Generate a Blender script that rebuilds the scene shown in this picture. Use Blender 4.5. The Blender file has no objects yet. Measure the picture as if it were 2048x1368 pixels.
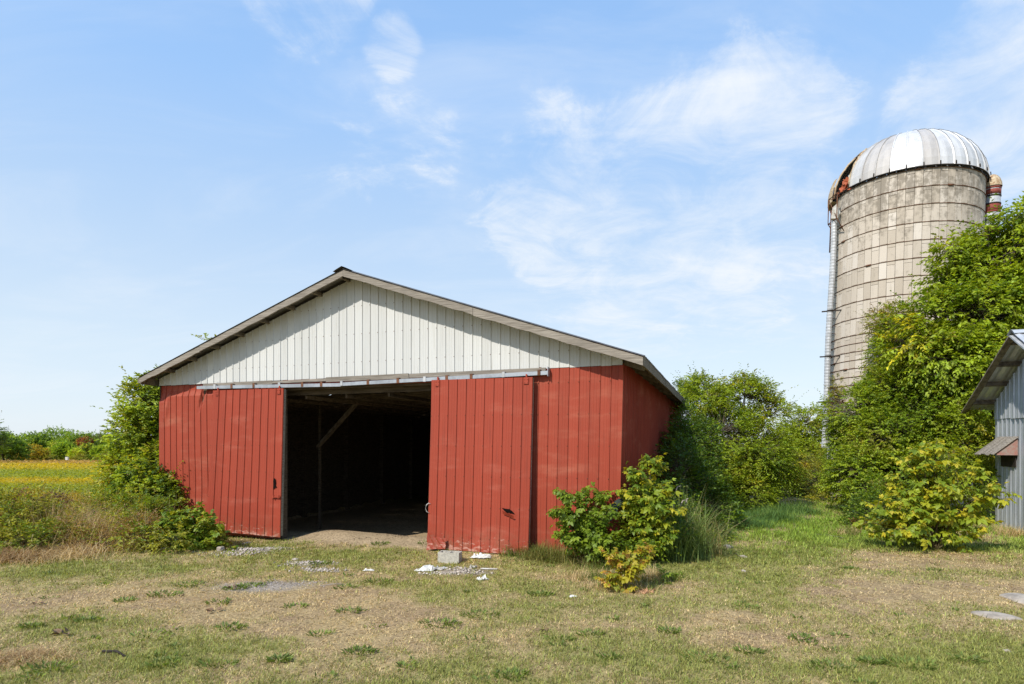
import bpy, math, random
import numpy as np
from mathutils import Vector, Matrix

rng = np.random.default_rng(7)
random.seed(7)
scene = bpy.context.scene
COL = scene.collection
R = math.radians

# ------------------------------------------------------------------ camera
F = 1168.0            # focal length in pixels of the 2048 wide photograph
HZ = 885.0            # row of the horizon
EYE = 2.25
cam = bpy.data.cameras.new('camera')
cam.sensor_width = 36.0
cam.lens = F / 2048 * 36.0
cam.shift_y = (HZ - 684) / 2048
cam.clip_end = 3000
cam.clip_start = 0.05
camo = bpy.data.objects.new('camera', cam)
COL.objects.link(camo)
camo.location = (0, 0, EYE)
camo.rotation_euler = (R(90), 0, 0)
scene.camera = camo

# ------------------------------------------------------------------ light
SUN = Vector((-0.666, -0.746, 0.93)).normalized()
SUN_EL = math.asin(SUN.z)
SUN_AZ = math.atan2(SUN.x, SUN.y)
sun = bpy.data.lights.new('sun', 'SUN')
sun.energy = 5.0
sun.angle = R(0.53)
sun.color = (1.0, 0.94, 0.85)
suno = bpy.data.objects.new('sun', sun)
COL.objects.link(suno)
suno.location = (-10, -10, 30)
suno.rotation_euler = SUN.to_track_quat('Z', 'Y').to_euler()

scene.view_settings.view_transform = 'Standard'
scene.view_settings.look = 'None'
scene.view_settings.exposure = 0.0
scene.view_settings.gamma = 1.0
scene.view_settings.use_curve_mapping = False


def pxdir(px, py):
    return Vector(((px - 1024) / F, 1.0, (HZ - py) / F)).normalized()


class NT:
    """small wrapper to write node trees tersely"""
    def __init__(self, tree):
        self.t = tree
        tree.nodes.clear()

    def n(self, typ, ins=None, **props):
        nd = self.t.nodes.new(typ)
        for k, v in props.items():
            setattr(nd, k, v)
        for k, v in (ins or {}).items():
            sk = nd.inputs[k]
            if isinstance(v, bpy.types.NodeSocket):
                self.t.links.new(v, sk)
            else:
                sk.default_value = v
        return nd

    def math(self, op, a, b=0.0, c=0.0, clamp=False):
        return self.n('ShaderNodeMath', {0: a, 1: b, 2: c}, operation=op, use_clamp=clamp).outputs[0]

    def vmath(self, op, a, b=(0, 0, 0)):
        nd = self.n('ShaderNodeVectorMath', {0: a, 1: b}, operation=op)
        return nd.outputs['Value'] if op in ('DOT_PRODUCT', 'LENGTH') else nd.outputs[0]

    def mix(self, fac, a, b, blend='MIX'):
        nd = self.n('ShaderNodeMix', data_type='RGBA', blend_type=blend)
        for i, v in ((0, fac), (6, a), (7, b)):
            if isinstance(v, bpy.types.NodeSocket):
                self.t.links.new(v, nd.inputs[i])
            else:
                nd.inputs[i].default_value = v if i == 0 else (tuple(v) + (1,) if len(v) == 3 else v)
        return nd.outputs[2]

    def noise(self, vec, scale, detail=4, rough=0.55, dist=0.0):
        return self.n('ShaderNodeTexNoise', {'Vector': vec, 'Scale': scale, 'Detail': detail, 'Roughness': rough,
                                             'Distortion': dist}).outputs['Fac']

    def ramp(self, fac, stops):
        nd = self.n('ShaderNodeValToRGB', {'Fac': fac})
        el = nd.color_ramp.elements
        while len(el) < len(stops):
            el.new(0.5)
        for e, (p, c) in zip(el, stops):
            e.position = p
            e.color = tuple(c) + (1,) if len(c) == 3 else c
        return nd.outputs[0]

    def smooth(self, v, a, b, o0=0.0, o1=1.0):
        return self.n('ShaderNodeMapRange', {'Value': v, 'From Min': a, 'From Max': b, 'To Min': o0, 'To Max': o1},
                      interpolation_type='SMOOTHSTEP').outputs[0]


# ------------------------------------------------------------------ sky (Nishita plus thin high cloud, all by direction)
world = bpy.data.worlds.new('World')
scene.world = world
world.use_nodes = True
w = NT(world.node_tree)
sky = w.n('ShaderNodeTexSky', sky_type='NISHITA')
sky.sun_disc = False
sky.sun_elevation = SUN_EL
sky.sun_rotation = SUN_AZ
sky.altitude = 100
sky.air_density = 1.0
sky.dust_density = 0.6
sky.ozone_density = 1.6
tc = w.n('ShaderNodeTexCoord').outputs['Generated']
sep = w.n('ShaderNodeSeparateXYZ', {0: tc})
zup = w.math('MAXIMUM', sep.outputs[2], 0.0)
den = w.math('ADD', zup, 0.22)
cx = w.math('DIVIDE', sep.outputs[0], den)
cyy = w.math('DIVIDE', sep.outputs[1], den)
plane = w.n('ShaderNodeCombineXYZ', {0: cx, 1: cyy, 2: 0.0}).outputs[0]
rot = w.n('ShaderNodeMapping', {'Vector': plane, 'Rotation': (0, 0, R(-24)), 'Scale': (0.6, 1.35, 1)}).outputs[0]
cir = w.noise(rot, 2.2, 9, 0.6, 0.8)
puff = w.noise(plane, 4.2, 10, 0.66, 0.8)
veil = w.smooth(cir, 0.42, 0.78, 0.0, 0.28)


def blob(px, py, half_deg, soft=1.0):
    dv = w.vmath('DOT_PRODUCT', tc, tuple(pxdir(px, py)))
    return w.smooth(dv, math.cos(R(half_deg)), math.cos(R(half_deg * 0.15)), 0.0, soft)


mask = None
for (px, py, a, s) in ((1130, 400, 11, 0.8), (1330, 440, 15, 1.0), (1470, 320, 12, 1.0), (1560, 270, 7, .8), (1250, 570, 11, .8),
                       (720, 270, 10, 0.32), (860, 300, 6, 0.3), (1500, 540, 10, 0.6), (2010, 90, 6, 1.0), (1960, 240, 8, 1.0), (1850, 220, 4, .6),
                       (600, -6, 6, 0.6), (680, 0, 4, .6), (785, 95, 3.4, 0.75), (1130, 330, 6, .5)):
    b = blob(px, py, a, s)
    mask = b if mask is None else w.math('MAXIMUM', mask, b)
fray = w.noise(plane, 7.0, 8, 0.65, 0.6)
mask = w.smooth(w.math('ADD', mask, w.math('MULTIPLY', w.math('SUBTRACT', w.math('ADD', w.math('MULTIPLY', fray, .5), w.math('MULTIPLY', puff, .5)), 0.5), 1.9)), 0.10, 1.05)
both = w.math('ADD', w.math('MULTIPLY', cir, 0.45), w.math('MULTIPLY', puff, 0.55))
cl = w.math('MULTIPLY', w.smooth(w.math('ADD', both, w.math('MULTIPLY', mask, 0.10)), 0.42, 0.80), w.smooth(mask, 0.0, 0.55))
cloud = w.math('MINIMUM', w.math('ADD', w.math('MULTIPLY', cl, 0.78), veil), 0.96)
SKY_S = 0.15
# humid summer air: a pale blue veil over the whole sky, thicker towards the horizon
air = w.ramp(w.math('MULTIPLY', zup, 1.0), [(0.0, (5.5, 6.1, 6.75)), (0.14, (5.0, 5.9, 6.75)), (0.32, (3.75, 5.1, 6.9)), (0.50, (2.65, 4.4, 7.2)), (0.8, (1.8, 3.5, 6.6))])
hz = w.mix(0.82, sky.outputs[0], air)
skyc = w.mix(cloud, hz, (6.1, 6.4, 6.75))
bg = w.n('ShaderNodeBackground', {'Color': skyc, 'Strength': SKY_S})
out = w.n('ShaderNodeOutputWorld', {'Surface': bg.outputs[0]})


# ------------------------------------------------------------------ noise for numpy
def _hash(ix, iy, iz, seed):
    h = (ix.astype(np.int64) * 374761393 + iy.astype(np.int64) * 668265263 + iz.astype(np.int64) * 2147483647 + seed * 974634777) & 0xFFFFFFFF
    h = ((h ^ (h >> 13)) * 1274126177) & 0xFFFFFFFF
    h = (h ^ (h >> 16)) & 0xFFFFFF
    return h / float(0xFFFFFF)


def vnoise(x, y, z=None, seed=0):
    x = np.asarray(x, float)
    y = np.asarray(y, float)
    z = np.zeros_like(x) if z is None else np.asarray(z, float)
    x, y, z = np.broadcast_arrays(x, y, z)
    x0, y0, z0 = np.floor(x), np.floor(y), np.floor(z)
    fx, fy, fz = x - x0, y - y0, z - z0
    fx, fy, fz = (q * q * (3 - 2 * q) for q in (fx, fy, fz))
    r = 0
    for i in (0, 1):
        for j in (0, 1):
            for k in (0, 1):
                wgt = (fx if i else 1 - fx) * (fy if j else 1 - fy) * (fz if k else 1 - fz)
                r = r + wgt * _hash(x0 + i, y0 + j, z0 + k, seed)
    return r


def fbm(x, y, z=None, seed=0, octv=4):
    a, s, r, f = 0.5, 0, 0, 1.0
    for o in range(octv):
        r = r + a * vnoise(np.asarray(x) * f, np.asarray(y) * f, None if z is None else np.asarray(z) * f, seed + o * 17)
        s += a
        a *= 0.5
        f *= 2.03
    return r / s


# ------------------------------------------------------------------ object helpers
def tag(o, label=None, cat=None, group=None, kind=None):
    if label:
        o['label'] = label
    if cat:
        o['category'] = cat
    if group:
        o['group'] = group
    if kind:
        o['kind'] = kind
    return o


def empty(name, loc=(0, 0, 0), rz=0.0):
    o = bpy.data.objects.new(name, None)
    o.empty_display_size = 0.2
    o.location = loc
    o.rotation_euler = (0, 0, rz)
    COL.objects.link(o)
    return o


def link(name, me, parent=None, mat=None):
    o = bpy.data.objects.new(name, me)
    COL.objects.link(o)
    if parent:
        o.parent = parent
    if mat and not me.materials:
        me.materials.append(mat)
    return o


class MB:
    def __init__(self):
        self.v, self.f, self.sm = [], [], []

    def add(self, vs, fs, smooth=False):
        b = len(self.v)
        self.v += [tuple(p) for p in vs]
        self.f += [tuple(i + b for i in q) for q in fs]
        self.sm += [smooth] * len(fs)

    def box(self, x0, x1, y0, y1, z0, z1, m=None, jit=0.0):
        vs = [Vector((x, y, z)) for z in (z0, z1) for y in (y0, y1) for x in (x0, x1)]
        if jit:
            vs = [p + Vector((random.uniform(-jit, jit) for _ in range(3))) for p in vs]
        if m:
            vs = [m @ p for p in vs]
        self.add(vs, [(0, 2, 3, 1), (4, 5, 7, 6), (0, 1, 5, 4), (2, 6, 7, 3), (0, 4, 6, 2), (1, 3, 7, 5)])

    def bar(self, a, b, wx, wz, up=(0, 0, 1)):
        """rectangular bar from a to b"""
        a, b, up = Vector(a), Vector(b), Vector(up)
        t = (b - a).normalized()
        s = t.cross(up).normalized()
        u = s.cross(t).normalized()
        vs = [p + s * i * wx / 2 + u * j * wz / 2 for p in (a, b) for (i, j) in ((-1, -1), (1, -1), (1, 1), (-1, 1))]
        self.add(vs, [(3, 2, 1, 0), (4, 5, 6, 7)] + [(i, (i + 1) % 4, (i + 1) % 4 + 4, i + 4) for i in range(4)])

    def tube(self, pts, rad, n=6, cap=True, smooth=True):
        pts = [Vector(p) for p in pts]
        if not hasattr(rad, '__len__'):
            rad = [rad] * len(pts)
        ref = Vector((0.31, 0.17, 0.93)).normalized()
        vs = []
        for i, p in enumerate(pts):
            t = (pts[min(i + 1, len(pts) - 1)] - pts[max(i - 1, 0)]).normalized()
            s = t.cross(ref)
            if s.length < 0.05:
                s = t.cross(Vector((1, 0, 0)))
            s.normalize()
            u = s.cross(t)
            for k in range(n):
                a = 2 * math.pi * k / n
                vs.append(p + (s * math.cos(a) + u * math.sin(a)) * rad[i])
        fs = [(i * n + k, i * n + (k + 1) % n, (i + 1) * n + (k + 1) % n, (i + 1) * n + k) for i in range(len(pts) - 1) for k in range(n)]
        if cap:
            fs += [tuple(range(n))[::-1], tuple(range((len(pts) - 1) * n, len(pts) * n))]
        self.add(vs, fs, smooth)

    def sheet(self, grid, smooth=False):
        """grid[i][j] of points"""
        nr, nc = len(grid), len(grid[0])
        self.add([p for r in grid for p in r],
                 [(i * nc + j, i * nc + j + 1, (i + 1) * nc + j + 1, (i + 1) * nc + j) for i in range(nr - 1) for j in range(nc - 1)], smooth)

    def mesh(self, name, mat=None):
        me = bpy.data.meshes.new(name)
        me.from_pydata(self.v, [], self.f)
        if any(self.sm):
            me.polygons.foreach_set('use_smooth', self.sm)
        if mat:
            me.materials.append(mat)
        me.update()
        return me

    def build(self, name, mat, parent=None):
        return link(name, self.mesh(name, mat), parent)


def np_mesh(name, V, Fa, col=None, mat=None, smooth=False):
    """V (n,3), Fa (m,k) arrays; col (n,3) stored as point colour"""
    me = bpy.data.meshes.new(name)
    V = np.ascontiguousarray(V, np.float32)
    Fa = np.ascontiguousarray(Fa, np.int32)
    k = Fa.shape[1]
    me.vertices.add(len(V))
    me.vertices.foreach_set('co', V.ravel())
    me.loops.add(Fa.size)
    me.loops.foreach_set('vertex_index', Fa.ravel())
    me.polygons.add(len(Fa))
    me.polygons.foreach_set('loop_start', np.arange(0, Fa.size, k, dtype=np.int32))
    me.polygons.foreach_set('loop_total', np.full(len(Fa), k, np.int32))
    if smooth:
        me.polygons.foreach_set('use_smooth', np.ones(len(Fa), bool))
    me.update(calc_edges=True)
    if col is not None:
        at = me.attributes.new('Col', 'FLOAT_COLOR', 'POINT')
        c4 = np.ones((len(V), 4), np.float32)
        c4[:, :3] = col
        at.data.foreach_set('color', c4.ravel())
    if mat:
        me.materials.append(mat)
    return me


# ------------------------------------------------------------------ materials
def new_mat(name):
    m = bpy.data.materials.new(name)
    m.use_nodes = True
    return m, NT(m.node_tree)


def finish(nt, shader):
    nt.n('ShaderNodeOutputMaterial', {'Surface': shader})


def bump(nt, h, strength=0.3, dist=0.01):
    return nt.n('ShaderNodeBump', {'Height': h, 'Strength': strength, 'Distance': dist}).outputs[0]


def pos(nt):
    return nt.n('ShaderNodeNewGeometry').outputs['Position']


def objco(nt):
    return nt.n('ShaderNodeTexCoord').outputs['Object']


def mapped(nt, v, scale=(1, 1, 1), rot=(0, 0, 0)):
    return nt.n('ShaderNodeMapping', {'Vector': v, 'Scale': scale, 'Rotation': rot}).outputs[0]


def paint_mat(name, base, fade, dirt, rough=0.5, fade_lo=0.56, spec=0.22, scuff=None):
    m, t = new_mat(name)
    p = objco(t)
    n1 = t.noise(mapped(t, p, (0.7, 0.7, 2.4)), 1.3, 6, 0.6)
    n2 = t.noise(mapped(t, p, (9, 9, 0.5)), 2.0, 4, 0.6)
    n3 = t.noise(p, 34, 3, 0.6)
    rnd = t.n('ShaderNodeObjectInfo').outputs['Random']
    c = t.mix(t.smooth(n1, fade_lo, 0.80, 0, 0.55), base, fade)
    c = t.mix(t.smooth(n2, 0.50, 0.74, 0, 0.5), c, dirt)
    c = t.mix(t.smooth(n3, 0.3, 0.7, 0, 0.12), c, dirt)
    br = t.math('ADD', 0.94, t.math('MULTIPLY', rnd, 0.12))
    hs = t.n('ShaderNodeHueSaturation', {'Color': c, 'Value': br})
    c = hs.outputs[0]
    if scuff:
        sep = t.n('ShaderNodeSeparateXYZ', {0: p}).outputs
        mud = t.math('MULTIPLY', t.smooth(sep[2], .75, .0, 0, 1), t.smooth(t.noise(p, 7, 7, .75), .42, .66, 0, .75))
        c = t.mix(mud, c, (0.24, 0.105, 0.06))
        run = t.math('MULTIPLY', t.smooth(t.noise(mapped(t, p, (16, 16, .45)), 1.3, 4, .6), .60, .74, 0, .55), t.smooth(t.noise(p, .9, 3), .45, .6))
        c = t.mix(run, c, (0.17, 0.05, 0.025))
        sc = t.noise(mapped(t, p, (2.2, 2.2, 7)), 2.6, 7, 0.7)
        lowz = t.smooth(sep[2], 0.55, 0.05, 0.0, 0.22)
        c = t.mix(t.smooth(t.math('ADD', sc, lowz), 0.69, 0.78, 0, 0.65), c, scuff)
    b = t.n('ShaderNodeBsdfPrincipled', {'Base Color': c, 'Roughness': t.math('ADD', rough - 0.08, t.math('MULTIPLY', n1, 0.16)),
                                         'Specular IOR Level': spec,
                                         'Normal': bump(t, t.noise(mapped(t, p, (1, 1, .35)), 2.5, 3), 0.25, 0.03)})
    finish(t, b.outputs[0])
    return m


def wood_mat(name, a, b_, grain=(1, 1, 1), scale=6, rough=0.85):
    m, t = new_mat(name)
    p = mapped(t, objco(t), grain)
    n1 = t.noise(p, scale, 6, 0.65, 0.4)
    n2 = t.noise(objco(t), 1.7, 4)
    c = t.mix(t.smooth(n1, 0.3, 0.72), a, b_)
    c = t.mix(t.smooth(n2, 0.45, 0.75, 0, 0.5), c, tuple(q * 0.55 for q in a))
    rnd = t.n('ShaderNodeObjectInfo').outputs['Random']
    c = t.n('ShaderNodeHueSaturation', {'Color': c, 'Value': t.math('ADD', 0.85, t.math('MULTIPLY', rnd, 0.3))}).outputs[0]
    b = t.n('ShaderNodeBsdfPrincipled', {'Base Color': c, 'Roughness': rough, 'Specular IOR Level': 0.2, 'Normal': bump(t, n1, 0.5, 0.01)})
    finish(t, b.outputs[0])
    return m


def plain_mat(name, c, rough=0.7, metal=0.0, var=0.35, scale=8, c2=None, spec=0.4):
    m, t = new_mat(name)
    n1 = t.noise(objco(t), scale, 6, 0.65)
    c2 = c2 or tuple(q * (1 - var) for q in c)
    col = t.mix(t.smooth(n1, 0.35, 0.68), c, c2)
    b = t.n('ShaderNodeBsdfPrincipled', {'Base Color': col, 'Roughness': rough, 'Metallic': metal, 'Specular IOR Level': spec,
                                         'Normal': bump(t, n1, 0.3, 0.008)})
    finish(t, b.outputs[0])
    return m


def leaf_shader(t, c, trans=0.40, rough=0.48, spec=0.35):
    pr = t.n('ShaderNodeBsdfPrincipled', {'Base Color': c, 'Roughness': rough, 'Specular IOR Level': spec})
    tcn = t.mix(1.0, c, (1.7, 1.5, 0.6), 'MULTIPLY')
    tr = t.n('ShaderNodeBsdfTranslucent', {'Color': tcn})
    mx = t.n('ShaderNodeMixShader', {0: trans, 1: pr.outputs[0], 2: tr.outputs[0]})
    finish(t, mx.outputs[0])


def leaf_attr_mat(name, trans=0.40, rough=0.48, spec=0.35):
    m, t = new_mat(name)
    c = t.n('ShaderNodeAttribute', attribute_name='Col').outputs['Color']
    leaf_shader(t, c, trans, rough, spec)
    return m


def leaf_rand_mat(name, stops, trans=0.36):
    m, t = new_mat(name)
    rnd = t.n('ShaderNodeObjectInfo').outputs['Random']
    c = t.ramp(rnd, stops)
    n1 = t.noise(objco(t), 9, 3)
    c = t.mix(t.smooth(n1, 0.35, 0.75, 0, 0.3), c, (0.22, 0.24, 0.02))
    leaf_shader(t, c, trans)
    return m


M = {}
M['red'] = paint_mat('red_paint', (0.315, 0.054, 0.028), (0.46, 0.17, 0.105), (0.20, 0.040, 0.024), 0.55, 0.47, scuff=(0.56, 0.30, 0.22))
M['reddoor'] = paint_mat('red_door_paint', (0.315, 0.052, 0.027), (0.43, 0.13, 0.085), (0.20, 0.040, 0.024), 0.55, 0.53, scuff=(0.56, 0.33, 0.26))
M['white'] = paint_mat('white_paint', (0.55, 0.555, 0.54), (0.60, 0.60, 0.58), (0.42, 0.415, 0.38), 0.45, 0.6)
M['greywood'] = wood_mat('weathered_wood', (0.36, 0.32, 0.27), (0.14, 0.12, 0.095), (0.25, 1, 8), 9)
M['oldwood'] = wood_mat('old_dark_wood', (0.24, 0.20, 0.15), (0.09, 0.07, 0.05), (1, 1, 0.15), 9)
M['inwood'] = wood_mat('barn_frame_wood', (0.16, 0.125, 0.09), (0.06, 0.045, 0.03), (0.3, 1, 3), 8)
M['galv'] = plain_mat('galvanised_steel', (0.50, 0.51, 0.52), 0.55, 0.2, 0.3, 5)
M['galvrail'] = plain_mat('galvanised_rail', (0.36, 0.39, 0.43), 0.55, 0.2, 0.3, 4)
M['rust'] = plain_mat('rust', (0.19, 0.085, 0.045), 0.85, 0.1, 0.5, 14)
M['roof'] = plain_mat('roof_steel', (0.16, 0.15, 0.14), 0.55, 0.3, 0.4, 3)
M['dark'] = plain_mat('dark_iron_and_shade', (0.045, 0.036, 0.03), 0.8, 0.0, 0.4, 10, spec=.2)
M['hole'] = plain_mat('hole_shade', (0.012, 0.009, 0.008), 0.95, 0.0, 0.3, 10, spec=0)  # near-black colour standing in for the shade inside the door tears
M['bark'] = wood_mat('bark', (0.17, 0.14, 0.105), (0.065, 0.052, 0.04), (1, 1, 0.3), 14)
M['twig'] = plain_mat('green_twig', (0.13, 0.10, 0.045), 0.8, 0, 0.4, 12)
M['leaf'] = leaf_attr_mat('leaves')
M['straw'] = leaf_attr_mat('dry_blades', 0.22, 0.6, 0.25)
M['grass'] = leaf_attr_mat('grass_blades', 0.25, 0.6, 0.2)
M['plastic'] = plain_mat('white_scrap', (0.70, 0.70, 0.67), 0.6, 0, 0.15, 9, (0.45, 0.42, 0.36))
M['concrete'] = plain_mat('concrete', (0.47, 0.44, 0.37), 0.9, 0, 0.3, 22)
M['stone'] = plain_mat('stone', (0.43, 0.37, 0.30), 0.9, 0, 0.4, 7)
M['grit'] = plain_mat('grey_gravel', (0.36, 0.32, 0.28), 0.9, 0, 0.45, 3)

# ------------------------------------------------------------------ the barn's frame: u to the right along the front, v to the back
YA = R(19.95)
UX = Vector((math.cos(YA), -math.sin(YA), 0))
VX = Vector((math.sin(YA), math.cos(YA), 0))
BW = 11.68                                   # width of the barn front
BL = 15.2                                    # length
BCORN = Vector((2.05, 10.8, 0))              # right front corner
BO = BCORN - UX * BW


def barn_uv(x, y):
    dx, dy = np.asarray(x) - BO.x, np.asarray(y) - BO.y
    return dx * UX.x + dy * UX.y, dx * VX.x + dy * VX.y


def sstep(a, b, x):
    t = np.clip((np.asarray(x, float) - a) / (b - a), 0, 1)
    return t * t * (3 - 2 * t)


def gheight(x, y):
    x = np.asarray(x, float)
    y = np.asarray(y, float)
    u, v = barn_uv(x, y)
    h = -0.021 * np.clip(y - 24, 0, 500) ** 1.0
    h = np.maximum(h, -3.2)
    near = 1 - sstep(30, 60, y)
    h = h + near * 0.09 * (fbm(x * 0.5, y * 0.5, seed=3) - 0.5) + near * 0.035 * (fbm(x * 2.1, y * 2.1, seed=5) - 0.5)
    inside = sstep(0.0, 0.15, u) * sstep(BW, BW - 0.15, u) * sstep(1.1, 2.3, v) * sstep(BL + .2, BL, v)
    h = h - 0.27 * inside
    open_ = sstep(3.6, 4.4, u) * sstep(8.2, 7.6, u)
    h = h + open_ * 0.11 * np.exp(-((v - 0.75) / 0.75) ** 2)
    h = h + 0.07 * sstep(7.4, 8.4, u) * sstep(13.5, 12.2, u) * np.exp(-((v + 0.1) / 0.9) ** 2)
    return h


def gh(x, y):
    return float(gheight(np.array([x]), np.array([y]))[0])


def at(px, py, Y):
    return Vector(((px - 1024) / F * Y, Y, EYE + (HZ - py) / F * Y))


def ground_at(px, Y):
    x = (px - 1024) / F * Y
    return Vector((x, Y, gh(x, Y)))

# ------------------------------------------------------------------ ground cover maps (what grows where)
def gp(px, py):
    Y = EYE * F / (py - HZ)
    return ((px - 1024) / F * Y, Y)


GREEN = [(gp(680, 1108), 1.3, .45, .5), (gp(300, 1135), 1.6, .6, .25), (gp(1350, 1200), 3.0, .9, .22), (gp(1560, 1050), 3.0, 3.2, .6),
         (gp(1600, 1150), 2.2, 1.0, .25), (gp(120, 1265), .9, .5, .25), (gp(480, 1285), .7, .3, .35), (gp(950, 1170), 1.2, .5, .2),
         (gp(330, 1330), .6, .25, .3), (gp(1500, 1330), .6, .2, .15), (gp(1180, 1130), 1.3, .6, .3), (gp(1420, 1110), 1.2, .8, .3)]
TAN = [(gp(500, 1215), 1.7, .9, .75), (gp(640, 1185), 1.5, .6, .5), (gp(720, 1250), 1.3, .5, .3), (gp(1060, 1150), 1.4, .35, .35), (gp(1900, 1190), 2.0, 1.0, .35),
       (gp(820, 1290), .8, .35, .3), (gp(1540, 1290), .9, .3, .35), (gp(640, 1350), .5, .25, .35), (gp(1830, 1130), 1.4, .8, .35),
       (gp(140, 1200), 1.2, .6, .2), (gp(1400, 1250), .5, .25, .2)]


def patches(lst, x, y):
    r = 0
    for (cx_, cy_), sx, sy, a in lst:
        r = r + a * np.exp(-((x - cx_) / sx) ** 2 - ((y - cy_) / sy) ** 2)
    return r


def green_map(x, y):
    n = fbm(x * 0.55, y * 0.8, seed=11) * 0.9 + 0.5 * fbm(x * 2.4, y * 2.4, seed=13) + .25 * fbm(x * 7, y * 7, seed=14, octv=2)
    g = (n - 0.83) * 1.5 + 0.36
    g = g + patches(GREEN, x, y) - patches(TAN, x, y)
    return np.clip(g, 0, 1)


def bare_map(x, y):
    u, v = barn_uv(x, y)
    dirt = sstep(3.3, 4.0, u) * sstep(8.3, 7.6, u) * sstep(-.35, .1, v + 0.5 * (fbm(x * 2, y * 2, seed=21) - .5)) * (v < BL)
    dirt = np.maximum(dirt, ((u > .1) & (u < BW - .1) & (v > .3) & (v < BL)) * 1.0)
    n = fbm(x * 1.5, y * 1.5, seed=23)
    (ax, ay), (bx, by), (cx_, cy_) = gp(520, 1172), gp(500, 1102), gp(620, 1128)
    (dx_, dy_) = gp(930, 1143)
    gr = 1.0 * np.exp(-((x - ax) / 1.0) ** 2 - ((y - ay) / .42) ** 2) + 1.1 * np.exp(-((x - bx) / .75) ** 2 - ((y - by) / .28) ** 2) \
        + .8 * np.exp(-((x - cx_) / .6) ** 2 - ((y - cy_) / .3) ** 2) + .9 * np.exp(-((x - dx_) / .6) ** 2 - ((y - dy_) / .3) ** 2)
    gravel = np.clip((gr * (0.55 + n) - 0.35) * 2.5, 0, 1)
    return dirt, gravel


def lerp(a, b, t):
    return a + (b - a) * t[..., None]


C_STRAW = np.array((0.42, 0.315, 0.165))
C_SOIL = np.array((0.32, 0.225, 0.135))
C_GREEN = np.array((0.23, 0.235, 0.065))
C_DIRT = np.array((0.40, 0.305, 0.195))
C_GRAV = np.array((0.34, 0.295, 0.245))


# crop bands in the field at the left: colour by distance, as the ripening rows show
def crop_col(x, y, jit):
    d = y + 5 * (fbm(x * .05, y * .05, seed=31) - .5) * (y / 40) + 1.5 * jit
    yel = np.array((0.46, 0.36, 0.028))
    grn = np.array((0.27, 0.30, 0.034))
    brn = np.array((0.42, 0.28, 0.08))
    stops = [(0, grn), (24, grn), (26, .6 * grn + .4 * yel), (28.5, yel), (31.5, yel), (34, grn), (46, grn), (52, .3 * grn + .7 * yel), (62, yel), (80, yel),
             (92, brn), (400, brn)]
    xs = np.array([s[0] for s in stops], float)
    r = np.stack([np.interp(d, xs, [s[1][k] for s in stops]) for k in range(3)], -1)
    return r


def axis(fine0, fine1, step, lo, hi, grow=1.16):
    a = list(np.arange(fine0, fine1, step))
    s = step
    p = fine0
    left = []
    while p > lo:
        s *= grow
        p -= s
        left.append(p)
    s = step
    p = a[-1]
    right = []
    while p < hi:
        s *= grow
        p += s
        right.append(p)
    return np.array(left[::-1] + a + right)


gx = axis(-12.5, 13.5, 0.11, -900, 900)
gy = axis(4.2, 19.5, 0.11, -300, 1400)
GX, GY = np.meshgrid(gx, gy)
GZ = gheight(GX, GY)
g_ = green_map(GX, GY)
dirt_, grav_ = bare_map(GX, GY)
nn = fbm(GX * 3.1, GY * 3.1, seed=41)
gc = lerp(np.broadcast_to(C_STRAW, GX.shape + (3,)), C_SOIL, np.clip((nn - .5) * 2.4 + .35, 0, 1))
gc = lerp(gc, C_GREEN * 1.15, np.clip(g_ * 1.0 - .05, 0, .8))
gc = lerp(gc, C_DIRT, dirt_)
gc = lerp(gc, C_GRAV, grav_)
infield = sstep(20.5, 22.5, GY) * sstep(-9, -11, GX - 0.25 * (22 - GY) * 0)
fc = crop_col(GX, GY, nn - .5)
gc = lerp(gc, fc * .95, infield)
far = sstep(22, 28, GY) * (1 - infield)
gc = lerp(gc, np.array((0.14, 0.17, 0.04)), far * .8)
gmat, t = new_mat('ground_cover')
ca = t.n('ShaderNodeAttribute', attribute_name='Col').outputs['Color']
pp = pos(t)
n1 = t.noise(pp, 26, 6, 0.7)
n2 = t.noise(pp, 5, 5, 0.65)
c = t.mix(1.0, ca, t.ramp(n1, [(0.36, (0.26, 0.22, 0.17)), (0.46, (0.95, 0.94, 0.92)), (0.72, (1.35, 1.33, 1.28))]), 'MULTIPLY')
c = t.mix(1.0, c, t.ramp(n2, [(0.3, (0.82, 0.82, 0.80)), (0.7, (1.1, 1.1, 1.1))]), 'MULTIPLY')
b = t.n('ShaderNodeBsdfPrincipled', {'Base Color': c, 'Roughness': 0.95, 'Specular IOR Level': 0.1,
                                     'Normal': bump(t, t.math('ADD', n1, t.math('MULTIPLY', n2, 2.0)), 0.7, 0.025)})
finish(t, b.outputs[0])
nx, ny = len(gx), len(gy)
idx = np.arange(nx * ny).reshape(ny, nx)
quads = np.stack([idx[:-1, :-1], idx[:-1, 1:], idx[1:, 1:], idx[1:, :-1]], -1).reshape(-1, 4)
V = np.stack([GX, GY, GZ], -1).reshape(-1, 3)
go = link('ground', np_mesh('ground', V, quads, gc.reshape(-1, 3), gmat, True))
tag(go, 'dry patchy farmyard ground with straw, soil and green grass before the barn', kind='structure')

# ------------------------------------------------------------------ barn
barn = empty('barn', BO, -YA)
tag(barn, 'red and white ribbed steel barn with wide open sliding doors', 'barn')
EAVE_LINE = 3.685
RIDGE = 5.90            # underside of roof sheets at ridge on the front plane
SL = 0.345
OV, OVS, OVL = 0.42, 0.40, 0.13    # overhang front, right side, left side
HALF = BW / 2


def roofz(u, drop=0.0):
    return RIDGE - SL * abs(u - HALF) - drop


def lean(u, z):
    """the frame has racked: its right end leans a little"""
    return u - 0.085 * max(0.0, 1 - z / 3.7) * max(0, (u / BW)) ** 1.5


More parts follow.
